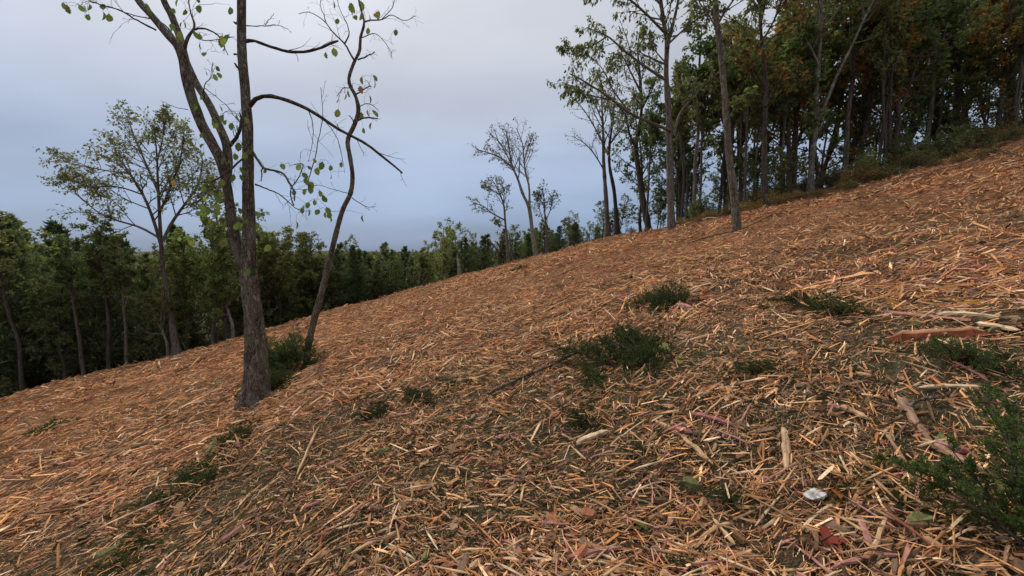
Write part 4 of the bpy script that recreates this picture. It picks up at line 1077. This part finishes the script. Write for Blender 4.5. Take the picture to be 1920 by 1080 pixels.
acc_m = Acc()
big = None
for (n, r0, r1, p, seed, lod) in [(108000, 0.75, 7.0, 1.0, 61, 0), (120000, 5.5, 17, 1.35, 62, 1), (135000, 16, 44, 1.3, 63, 2)]:
    x, y, r_, rg = scatter_chips(n, r0, r1, p, seed); m = len(x)
    cols, kk = chip_colours(x, y, rg, m)
    L = np.clip(rg.lognormal(math.log((0.045, 0.09, 0.14)[lod]), (0.66, 0.55, 0.5)[lod], m), (0.010, 0.025, 0.05)[lod], (0.22, 0.32, 0.5)[lod])
    W = np.clip(L * rg.lognormal(math.log((0.074, 0.088, 0.11)[lod]), 0.45, m), 0.0022, (0.016, 0.026, 0.05)[lod])
    H = W * rg.uniform(0.15, 0.5, m)
    field = 0.15 + 2.6 * (fbm(x / 2.2, y / 2.2, 141) - 0.5) + 0.35 * smooth(0, -6, x)
    az = np.where(rg.random(m) < 0.5, field + rg.normal(0, 0.45, m), rg.uniform(0, math.pi, m))
    Nn = normals(x, y)
    tilt = rg.normal(0, 0.24, m); roll = rg.normal(0, 0.5, m)
    lift = rg.random(m) ** 2 * (0.035, 0.05, 0.06)[lod] + np.abs(np.sin(tilt)) * L * 0.3
    pos = np.stack([x, y, height(x, y) + lift + 0.004], 1)
    if lod == 0:
        # the largest-looking pieces become objects of their own
        app = L * np.sqrt(W / L) / r_
        inview = (np.abs(x / y) < 1.25) & (r_ > 1.6) & (y > 1.2)
        cand = np.argsort(-(app * inview * np.minimum(1, 0.35 + r_ / 5)))[:235]
        msk = np.zeros(m, bool); msk[cand] = True
        big = [v[msk] for v in (pos, Nn, az, tilt * 0.5, roll * 0.5, L, W, H, kk)] 
        sel = ~msk
    else: sel = np.ones(m, bool)
    small = L < (0.043 if lod == 0 else 0.10)
    for q_, l_ in ((sel & ~small, lod), (sel & small, 2)):        # the smallest bits need fewer facets
        if q_.any(): acc_m.add(*chip_geo(pos[q_], Nn[q_], az[q_], tilt[q_], roll[q_], L[q_], W[q_], H[q_], cols[q_], rg, l_))
# splinters lying over the boughs and banked against the near trunks
HEAPS += [(ft_base[0], ft_base[1], 0.34, 0.10, 420), (ft_base[0] + 0.1, ft_base[1] - 0.15, 0.5, 0.04, 300)]
rg = np.random.default_rng(68)
hp = np.concatenate([np.column_stack([rg.normal(a, c_ * 0.6, k), rg.normal(b_, c_ * 0.6, k), rg.random(k) * d_]) for a, b_, c_, d_, k in HEAPS])
m = len(hp); x, y = hp[:, 0], hp[:, 1]; cols, kk = chip_colours(x, y, rg, m)
L = np.clip(rg.lognormal(math.log(0.06), 0.5, m), 0.02, 0.2); W = L * rg.uniform(0.05, 0.11, m)
acc_m.add(*chip_geo(np.stack([x, y, height(x, y) + 0.01 + hp[:, 2]], 1), normals(x, y), rg.uniform(0, 6.28, m), rg.normal(0, 0.35, m), rg.normal(0, 0.6, m), L, W, W * 0.35, cols, rg, 0))
# crumbs and fine shreds filling the gaps near the viewer
x, y, r_, rg = scatter_chips(45000, 0.75, 6.5, 1.0, 67); m = len(x)
L = rg.lognormal(math.log(0.017), 0.4, m); W = L * rg.uniform(0.12, 0.4, m); cols, kk = chip_colours(x, y, rg, m)
V, F, C = chip_geo(np.stack([x, y, height(x, y) + 0.004 + rg.random(m) * 0.012], 1), normals(x, y), rg.uniform(0, 6.28, m), rg.normal(0, 0.3, m), rg.normal(0, 0.5, m), L, W, W * 0.3, cols, rg, 2)
acc_m.add(V, F, C)
# flat bark flakes and curled dead leaves
for (n_, r1_, Lm, ratio_, pal_, sd_) in [(6000, 12, 0.042, (0.25, 0.6), [(0.16, 0.10, 0.06), (0.24, 0.155, 0.10), (0.34, 0.20, 0.11), (0.42, 0.25, 0.13)], 72), (2600, 14, 0.06, (0.45, 0.8), [(0.22, 0.11, 0.05), (0.28, 0.17, 0.09), (0.17, 0.11, 0.07), (0.33, 0.14, 0.07), (0.15, 0.15, 0.06)], 73)]:
    x, y, r_, rg = scatter_chips(n_, 0.9, r1_, 0.9, sd_); m = len(x)
    L = rg.lognormal(math.log(Lm), 0.4, m); W = L * rg.uniform(*ratio_, m); tilt = rg.normal(0, 0.3, m)
    cols = np.array(pal_)[rg.integers(0, len(pal_), m)] * rg.uniform(0.6, 1.2, (m, 1))
    acc_m.add(*chip_geo(np.stack([x, y, height(x, y) + 0.02 + np.abs(np.sin(tilt)) * L * 0.3 + rg.random(m) * 0.02], 1), normals(x, y), rg.uniform(0, 6.28, m), tilt, rg.normal(0, 0.5, m), L, W, W * 0.16, cols, rg, 0))
# long split strands among them, up to most of a metre
x, y, r_, rg = scatter_chips(2000, 4.5, 40, 0.9, 66); m = len(x)
L = np.clip(rg.lognormal(math.log(0.34), 0.4, m), 0.2, 0.8) * np.clip(0.5 + r_ / 12, 0.5, 1.3); W = np.clip(L * rg.uniform(0.025, 0.06, m), 0.006, 0.03)
cols, kk = chip_colours(x, y, rg, m); Nn = normals(x, y); tilt = rg.normal(0, 0.08, m)
az = np.where(rg.random(m) < 0.5, rg.normal(0.1, 0.5, m), rg.uniform(0, math.pi, m))
V, F, C = chip_geo(np.stack([x, y, height(x, y) + 0.035 + np.abs(np.sin(tilt)) * L * 0.3], 1), Nn, az, tilt, rg.normal(0, 0.5, m), L, W, W * 0.4, cols, rg, 0)
acc_m.add(V, F, C)
mulch = link("wood_mulch", acc_m.mesh("wood_mulch", M_WOOD, False))
tag(mulch, "carpet of small shredded tan, brown and reddish wood splinters over the slope", "mulch", kind="stuff")

# scraps of cedar needles and fine dark litter between the chips
x, y, r_, rg = scatter_chips(150000, 0.75, 13, 1.1, 71)
keep = rg.random(len(x)) < green_mask(x, y) * 0.9 + 0.22 + 0.5 * smooth(0.56, 0.36, fbm(x / 0.55, y / 0.55, 151))
x, y = x[keep], y[keep]; m = len(x); r_ = r_[keep]
Nn = normals(x, y)
acc = Acc()
az = rg.uniform(0, 6.28, m); t = np.stack([np.cos(az), np.sin(az), rg.normal(0.1, 0.35, m)], 1)
pos = np.stack([x, y, height(x, y) + rg.random(m) * 0.022 + 0.002], 1)
tw = np.stack([pos, pos + norm(t) * 0.01], 1)
litter = [(0.075, 0.05, 0.03), (0.06, 0.075, 0.026), (0.05, 0.064, 0.024), (0.05, 0.062, 0.022), (0.035, 0.045, 0.018), (0.065, 0.075, 0.028), (0.05, 0.038, 0.025), (0.07, 0.05, 0.03), (0.03, 0.025, 0.018)]
s_, w_ = 0.042, 0.2
leaves(acc, tw, 1, s_, w_, rg, litter, 0.0, 0.25, 0.0, 0.004, 0.15)
lit = link("cedar_litter", acc.mesh("cedar_litter", M_CEDAR, False))
tag(lit, "scattered green cedar needles and fine dark litter between the splinters", "litter", kind="stuff")

# named single pieces of wood
def piece_mesh(seed, col, side=None, ratio=0.12, thick=0.5, n=7, frayed=0.6, sides=(0, 4, 5)):
    """a split piece 1 long (X): uneven flat top, thick sides, ragged pinched ends"""
    rg = np.random.default_rng(seed); acc = Acc()
    s = np.linspace(-0.5, 0.5, n)
    w = ratio * 0.5 * np.interp(s, [-0.5, -0.4, 0.35, 0.5], [0.7 * frayed + 0.1, 1, 0.9, 0.6 * frayed]) * rg.uniform(0.75, 1.2, n)
    h = ratio * thick * np.interp(s, [-0.5, -0.4, 0.4, 0.5], [0.3, 1, 0.9, 0.25]) * rg.uniform(0.8, 1.15, n)
    b = rg.normal(0, 0.02) * (1 - 4 * s ** 2) + rg.normal(0, 0.006, n); bz = abs(rg.normal(0, 0.03)) * (1 - 4 * s ** 2)
    sec = np.array([(-1, -0.3), (-0.8, 0.5), (-0.15, 0.75), (0.7, 0.45), (1, -0.3), (0.2, -0.8)])
    V = []; C = []
    side = np.array(side if side is not None else np.array(col) * 0.72); col = np.array(col)
    for i in range(n):
        for j, (u, v) in enumerate(sec):
            V.append((s[i] + rg.normal(0, 0.05 if i in (0, n - 1) else 0.012), b[i] + u * w[i] * rg.uniform(0.85, 1.1), bz[i] + v * h[i]))
            C.append((side if j in sides else col) * rg.uniform(0.5, 1.12))
    k = 6; ix = np.arange(n * k).reshape(n, k); a0, a1 = ix[:-1], ix[1:]
    acc.add(V, np.stack([a0, np.roll(a0, -1, 1), np.roll(a1, -1, 1), a1], -1).reshape(-1, 4), np.array(C))
    acc.f.append(ix[0][::-1][None]); acc.f.append(ix[-1][None])
    me = acc.mesh("piece", M_WOOD, False)
    return me
TAN, PALE, BRN, PINK, ORG = (0.58, 0.37, 0.20), (0.68, 0.52, 0.33), (0.30, 0.18, 0.10), (0.42, 0.205, 0.18), (0.54, 0.26, 0.10)
CLS = {0: TAN, 1: (0.44, 0.27, 0.14), 2: PALE, 3: ORG, 4: (0.30, 0.17, 0.09), 5: (0.15, 0.095, 0.06), 6: PINK, 7: (0.30, 0.20, 0.12), 8: (0.34, 0.13, 0.09)}
LABS = {0: "loose tan wood splinter lying on top of the mulch", 1: "loose golden brown wood splinter lying on top of the mulch", 2: "loose pale cream wood splinter lying on top of the mulch", 3: "loose orange brown wood splinter lying on top of the mulch",
        4: "loose mid brown wood splinter lying on top of the mulch", 5: "loose dark brown bark splinter lying on top of the mulch", 6: "loose pink heartwood splinter lying on top of the mulch",
        7: "loose grey brown wood splinter lying on top of the mulch", 8: "loose dark red heartwood splinter lying on top of the mulch"}
GRPS = {0: "tan splinters", 1: "golden brown splinters", 2: "pale cream splinters", 3: "orange brown splinters", 4: "mid brown splinters", 5: "dark bark splinters", 6: "pink splinters", 7: "grey brown splinters", 8: "dark red splinters"}
PM = {}
for k, c in CLS.items():
    PM[k] = [piece_mesh(600 + 10 * k + j, c, None, 0.12, [0.35, 0.5, 0.4][j], 6) for j in range(3)]
def orient(o, pos, Nn, az, tilt, roll):
    t = Vector((math.cos(az), math.sin(az), 0)); n_ = Vector(Nn); t = (t - n_ * t.dot(n_)).normalized(); s_ = n_.cross(t)
    M_ = Matrix((t, s_, n_)).transposed().to_4x4()
    o.matrix_world = Matrix.Translation(Vector(pos)) @ M_ @ Matrix.Rotation(-tilt, 4, "Y") @ Matrix.Rotation(roll, 4, "X")
    return o
for i in range(len(big[0])):
    pos, Nn, az, ti, ro, L, W, H, k = [v[i] for v in big]
    k = int(k); o = link("wood_splinter", PM[k][i % 3])
    sy = (W / L) / 0.12
    orient(o, pos + np.array([0, 0, 0.012]), Nn, az, ti, ro)
    o.matrix_world = o.matrix_world @ Matrix.Diagonal((L, L * sy * 0.85, L * min(sy, 1.0) * 0.8, 1))
    tag(o, LABS[k], "wood chip", GRPS[k])

def lay(name, x0, y0, x1, y1, width_px, label, col, side=None, seed=0, thick=0.5, lift=0.02, cat="wood chip", roll=0.0, n=9, tilt=0.0):
    """one piece lying from one photo pixel to the other on the ground"""
    A, B = on_ground(x0, y0), on_ground(x1, y1)
    A[2] = float(height(A[0], A[1])); B[2] = float(height(B[0], B[1]))
    L = float(np.linalg.norm(B - A)); mid_ = (A + B) / 2; d = float(np.hypot(*mid_[:2]))
    w = width_px * mid_[1] / FPX
    me = piece_mesh(seed, col, side, w / L, thick, n, *((1.3, (0, 1, 4, 5)) if cat == "wood slab" else ()))
    Nn = normals(np.array([mid_[0]]), np.array([mid_[1]]))[0]
    t = Vector(B - A).normalized(); n_ = Vector(Nn); n_ = (n_ - t * n_.dot(t)).normalized(); s_ = n_.cross(t)
    o = link(name, me)
    o.matrix_world = Matrix.Translation(Vector(mid_) + n_ * (lift + w * thick * 0.3)) @ Matrix((t, s_, n_)).transposed().to_4x4() @ Matrix.Rotation(-tilt, 4, "Y") @ Matrix.Rotation(roll, 4, "X") @ Matrix.Diagonal((L, L, L, 1))
    tag(o, label, cat)
    return o
P2, DR = (0.43, 0.205, 0.17), (0.33, 0.11, 0.075)
for i, a in enumerate([
    ("split_slab", 1675, 652, 1850, 652, 24, "thick split slab of red heartwood with pale top edge, right side of the slope", (0.52, 0.33, 0.18), (0.36, 0.115, 0.06)),
    ("wood_strip", 1755, 618, 1878, 628, 11, "long pale split strip just above the red slab", PALE, None),
    ("wood_strip", 1830, 632, 1905, 650, 14, "broad pale split strip at the right edge above the red slab", PALE, TAN),
    ("wood_strip", 1728, 742, 1850, 740, 10, "long pale strip lying level below the red slab", PALE, None),
    ("bark_strip", 1688, 750, 1745, 835, 18, "upper length of brown bark strip running down towards the young cedar", (0.34, 0.21, 0.14), BRN),
    ("bark_strip", 1738, 835, 1862, 900, 20, "lower length of brown bark strip ending by the young cedar", (0.40, 0.24, 0.16), BRN),
    ("wood_chip", 1745, 842, 1815, 852, 26, "large crumpled pink heartwood chip left of the young cedar", P2, (0.30, 0.10, 0.12)),
    ("wood_chip", 1548, 772, 1574, 776, 15, "stubby bright pink chip in the right foreground", P2, None),
    ("wood_chip", 1575, 772, 1630, 792, 13, "pale ragged chip touching the stubby pink one", TAN, None),
    ("wood_chip", 1305, 787, 1375, 816, 13, "dark pink heartwood sliver right of centre", (0.36, 0.15, 0.14), None),
    ("wood_chip", 1262, 818, 1300, 828, 14, "short magenta chip left of the dark pink sliver", (0.41, 0.17, 0.165), None),
    ("wood_strip", 1232, 798, 1335, 872, 11, "long tan split strip slanting down in the centre right foreground", (0.55, 0.36, 0.20), None),
    ("wood_chip", 1085, 832, 1140, 815, 17, "pale chip with purple underside in the centre foreground", PALE, (0.30, 0.11, 0.11)),
    ("wood_chip", 1070, 1052, 1165, 1030, 13, "long curled pink sliver at the bottom centre", P2, None),
    ("wood_chip", 1565, 1055, 1690, 1042, 11, "long straight pink sliver at the bottom right", P2, None),
    ("wood_chip", 1618, 975, 1640, 1028, 16, "upright pointed pink sliver above the long straight one", P2, TAN),
    ("wood_chip", 1640, 1035, 1668, 975, 9, "forked tan sliver beside the upright pink one", TAN, None),
    ("wood_strip", 1470, 815, 1475, 885, 16, "bent tan strip standing on edge right of centre", (0.50, 0.33, 0.19), None),
    ("wood_strip", 1365, 770, 1380, 728, 12, "short broad tan strip pointing up the slope", TAN, None),
    ("wood_strip", 782, 838, 828, 774, 6, "straight stick pointing up slope left of centre", (0.30, 0.20, 0.12), None),
    ("wood_strip", 560, 895, 598, 805, 6, "long narrow tan strip below the forked tree", TAN, None),
    ("wood_strip", 635, 848, 712, 810, 7, "knobbly tan stick in the left centre foreground", (0.40, 0.24, 0.13), None),
    ("wood_strip", 733, 1012, 740, 932, 6, "upright pale strip at the bottom left of centre", PALE, None),
    ("wood_strip", 660, 1060, 755, 1008, 12, "broad tan split strip at the bottom left of centre", TAN, None),
    ("wood_chip", 415, 1030, 470, 1000, 15, "broad purple pink chip at the lower left", (0.38, 0.165, 0.15), TAN),
    ("wood_chip", 575, 968, 600, 960, 10, "small pink chip left of the upright pale strip", P2, None),
    ("wood_chip", 260, 960, 300, 950, 13, "pink chip among the lower left cedar greens", P2, TAN),
    ("wood_strip", 195, 868, 290, 832, 8, "thin brown branch piece on the left slope", (0.26, 0.17, 0.10), None),
    ("wood_chip", 1270, 575, 1296, 582, 13, "frayed pink chip lying on the middle cedar bough", P2, PALE),
    ("wood_chip", 1040, 665, 1068, 660, 7, "pink chip above the long dark stick", P2, None),
    ("wood_strip", 1290, 645, 1345, 633, 8, "pale tan strip above the middle of the slope", TAN, None),
    ("wood_strip", 1192, 712, 1262, 652, 7, "tan split stick lying across the largest cedar bough", (0.46, 0.29, 0.17), None),
    ("wood_strip", 1250, 487, 1305, 488, 7, "orange split piece far up the slope below the scaly trunk", (0.50, 0.27, 0.10), None),
    ("wood_strip", 1530, 890, 1575, 888, 5, "thin pale stick in the right foreground", PALE, None),
    ("wood_strip", 1590, 858, 1640, 880, 7, "tan stick slanting above the white stone", TAN, None),
    ("wood_strip", 1660, 820, 1705, 878, 7, "brown stick left of the bark strip", (0.38, 0.23, 0.14), None),
    ("wood_chip", 690, 985, 715, 960, 10, "small pink curl beside the knobbly stick", P2, None),
    ("wood_strip", 485, 940, 530, 900, 8, "tan strip in the lower left foreground", TAN, None),
    ("wood_strip", 1380, 1000, 1340, 960, 8, "tan strip in the lower right of centre", TAN, None),
    ("wood_strip", 1320, 985, 1378, 963, 9, "orange tan strip below the dark pink sliver", (0.50, 0.31, 0.15), None),
]):
    nm, x0, y0, x1, y1, w, lab, c, sd = a
    lay(nm, x0, y0, x1, y1, w, lab, c, sd, 700 + i, 0.5 if "slab" not in nm else 0.8, 0.022, "wood chip" if "slab" not in nm else "wood slab")

# dark dead branches lying on the slope
def dead_branch(pxs, w0, w1, label, seed, lift=0.05, mat=None, twigs=5):
    rg = np.random.default_rng(seed)
    G = np.array([on_ground(*p) for p in pxs]); G[:, 2] = height(G[:, 0], G[:, 1], False) + lift
    base = G[0].copy(); Y = G[:, 1].mean()
    n = 24; P = resample(G - base, n) + np.cumsum(rg.normal(0, 0.004, (n, 3)), 0)
    Rw = np.linspace(px_r(w0, Y, pxs[0][0]), px_r(w1, Y, pxs[0][0]), n) * (1 + 0.08 * rg.normal(0, 1, n))
    acc = Acc(); tubes(acc, P[None], Rw[None], 7)
    if twigs:
        B, BR = spawn(P[None], Rw[None], twigs, 0.2, 1, (0.4, 1.0), 0.22, 6, 0.0, 0.12, rg, 0.5); tubes(acc, B, np.maximum(BR, 0.002), 4)
    o = link("dead_branch", acc.mesh("dead_branch", mat or M_BARK_DARK), None, base)
    tag(o, label, "branch")
dead_branch([(915, 748), (960, 727), (1010, 705), (1050, 686), (1090, 664)], 6, 3, "long dark stick lying across the centre of the slope", 1)
dead_branch([(1045, 690), (1110, 668), (1190, 640), (1270, 618)], 4, 2, "thin dark twig continuing from the long stick up to the right", 2, 0.09)
dead_branch([(1600, 382), (1612, 376), (1630, 370), (1645, 362)], 3, 1.5, "small black dead twig on the upper right slope", 3, 0.12, twigs=6)
dead_branch([(1640, 372), (1700, 342), (1790, 316), (1870, 296)], 3, 1.5, "dark fallen branch along the top right edge", 4, 0.15)
dead_branch([(1450, 405), (1400, 430), (1340, 445), (1290, 460)], 3, 2, "thin fallen branch below the scaly trunk", 5, 0.08)
dead_branch([(1825, 292), (1855, 284), (1885, 296), (1912, 306)], 4, 2, "dark gnarled branch below the rightmost trunk", 6, 0.2)
dead_branch([(1460, 622), (1560, 635), (1650, 612), (1740, 590)], 4, 2, "thin dark branch crossing above the red slab", 7, 0.05)
dead_branch([(1700, 775), (1745, 758), (1770, 748)], 9, 5, "short grey broken twig above the bark strip", 8, 0.05, M_BARK, 1)
dead_branch([(330, 700), (390, 670), (430, 640)], 3, 2, "thin branch lying left of the forked tree", 9, 0.05)
dead_branch([(1110, 450), (1160, 432), (1230, 428)], 3, 2, "fallen thin pole at the foot of the right woods", 10, 0.1)
dead_branch([(200, 690), (270, 672), (340, 655)], 4, 3, "fallen pole along the left woods' edge", 11, 0.1)
dead_branch([(1060, 760), (1052, 800), (1070, 830)], 3, 1.5, "short curved dark twig in the centre foreground", 12, 0.05, twigs=2)

frg = np.random.default_rng(57)
for i, nm in enumerate(["bleached", "dark", "crooked", "forked", "thin grey", "broken", "mossy", "short", "slender", "twisted"]):
    px = 1480 + 44 * i; py = 372 - 0.262 * (px - 1480) + frg.uniform(-12, 16); dx = frg.uniform(30, 70)
    dead_branch([(px, py), (px + dx * 0.5, py - dx * 0.16 + frg.normal(0, 4)), (px + dx, py - dx * 0.3 + frg.normal(0, 6))], frg.uniform(2.5, 5), 1.5, nm + " branch lying in the brush of the upper right bank", 80 + i, 0.10, [M_BARK, M_BARK_DARK][i % 2], 6)

# pale stone, fallen leaves
def stone():
    rg = np.random.default_rng(9); bm_pts = []
    import bmesh
    bm = bmesh.new(); bmesh.ops.create_icosphere(bm, subdivisions=2, radius=1)
    for v in bm.verts:
        c = v.co; k = 1 + 0.9 * (float(vnoise(c.x * 1.7 + 5, c.y * 1.7 + c.z, 3)) - 0.5) + 0.25 * (float(vnoise(c.x * 4 + 5, c.y * 4 + c.z * 3, 4)) - 0.5)
        v.co = Vector((c.x * 0.065 * k, c.y * 0.030 * k, min(c.z, 0.45 + 0.3 * c.x) * 0.03 * k))
    me = bpy.data.meshes.new("stone"); bm.to_mesh(me); bm.free()
    m, nt, b, o = new_mat("pale_stone")
    t = nt.nodes.new("ShaderNodeTexCoord"); no = nt.nodes.new("ShaderNodeTexNoise"); no.inputs["Scale"].default_value = 45; no.inputs["Detail"].default_value = 6
    rp = nt.nodes.new("ShaderNodeValToRGB"); rp.color_ramp.elements[0].position = 0.35; rp.color_ramp.elements[0].color = (0.16, 0.13, 0.10, 1); rp.color_ramp.elements[1].position = 0.6; rp.color_ramp.elements[1].color = (0.55, 0.55, 0.55, 1)
    nt.links.new(t.outputs["Object"], no.inputs["Vector"]); nt.links.new(no.outputs["Fac"], rp.inputs[0]); nt.links.new(rp.outputs[0], b.inputs["Base Color"]); b.inputs["Roughness"].default_value = 0.8
    bp = nt.nodes.new("ShaderNodeBump"); bp.inputs["Strength"].default_value = 0.6; bp.inputs["Distance"].default_value = 0.01; nt.links.new(no.outputs["Fac"], bp.inputs["Height"]); nt.links.new(bp.outputs[0], b.inputs["Normal"])
    me.materials.append(m)
    g = on_ground(1530, 932); o = link("stone", me, None, (g[0], g[1], float(height(g[0], g[1])) + 0.026)); o.rotation_euler = (0.1, -0.2, 0.3)
    tag(o, "small whitish stone lying in the right foreground", "stone")
stone()
RED = leaf_mesh(21, [(0.22, 0.07, 0.035)]); YEL = leaf_mesh(22, [(0.35, 0.2, 0.04)]); GRN = leaf_mesh(23, [(0.14, 0.22, 0.045)]); OR2 = leaf_mesh(24, [(0.32, 0.12, 0.04)])
for (px, py, m_, s, rz, lab) in [(1217, 997, GRN, 0.09, 2.0, "single bright green fallen leaf in the bottom foreground"), (1540, 1030, RED, 0.14, 0.5, "dark red fallen leaf at the bottom right"),
                                 (1662, 590, YEL, 0.16, 0.4, "yellow brown fallen leaf above the red slab"), (1850, 600, OR2, 0.18, 2.6, "rust orange fallen leaf at the right edge"), (1578, 945, OR2, 0.10, 1.2, "rusty fallen leaf right of the white stone"),
                                 (870, 650, RED, 0.2, 1.0, "dark red fallen leaf in the middle of the slope")]:
    g = on_ground(px, py); o = link("fallen_leaf", m_, None, (g[0], g[1], float(height(g[0], g[1])) + 0.045)); o.scale = (s,) * 3
    o.rotation_euler = (0.25, -0.2, rz); tag(o, lab, "leaf")

# ------------------------------------------------------------------ far wooded ridge
rg = np.random.default_rng(900); acc = Acc()
aa = rg.uniform(-1.05, 0.2, 1500); dd = rg.uniform(260, 900, 1500)
x, y = dd * np.sin(aa), dd * np.cos(aa)
keep = fbm(x / 160, y / 160, 88) > 0.44
x, y = x[keep], y[keep]; m = len(x); z = height(x, y, False)
h_ = rg.uniform(5, 9, m)
q = rg.normal(0, 1, (m, 34, 3)); q = q / np.linalg.norm(q, axis=2, keepdims=True) * rg.uniform(0.5, 1, (m, 34, 1)) * np.array([0.5, 0.5, 0.45])
ctr = np.stack([x, y, z], 1)[:, None] + (q + np.array([0, 0, 0.55])) * h_[:, None, None]
tw = np.stack([ctr, ctr + rg.normal(0, 0.1, ctr.shape)], 2).reshape(-1, 2, 3)
leaves(acc, tw, 1, 2.6, 0.9, rg, OLIVE + GREEN + [(0.11, 0.075, 0.03)], 0, 0.8, 0, 0.1, 0.2)
far = link("far_woods", acc.mesh("far_woods", M_LEAF))
tag(far, "distant wooded ridge beyond the valley at the horizon", "woods", kind="stuff")

# ------------------------------------------------------------------ look-alikes are told apart by their place in the row
ORD = ["first", "second", "third", "fourth", "fifth", "sixth", "seventh", "eighth", "ninth", "tenth", "eleventh", "twelfth", "thirteenth", "fourteenth", "fifteenth", "sixteenth", "seventeenth", "eighteenth", "nineteenth", "twentieth"]
TENS = {20: "twenty", 30: "thirty", 40: "forty", 50: "fifty", 60: "sixty", 70: "seventy", 80: "eighty", 90: "ninety"}
def ordinal(i):
    if i <= 20: return ORD[i - 1]
    t, u = i // 10 * 10, i % 10
    return TENS[t][:-1] + "ieth" if u == 0 else TENS[t] + "-" + ORD[u - 1]
byl = {}
for o in scene.objects:
    if o.get("category") in ("tree", "shrub", "wood chip") and o.get("group"): byl.setdefault(o["label"], []).append(o)
for lab, os_ in byl.items():
    if len(os_) < 2: continue
    os_.sort(key=lambda o: o.location.x / max(o.location.y, 0.1))
    for i, o in enumerate(os_): o["label"] = lab + ", " + ordinal(i + 1) + " from left"
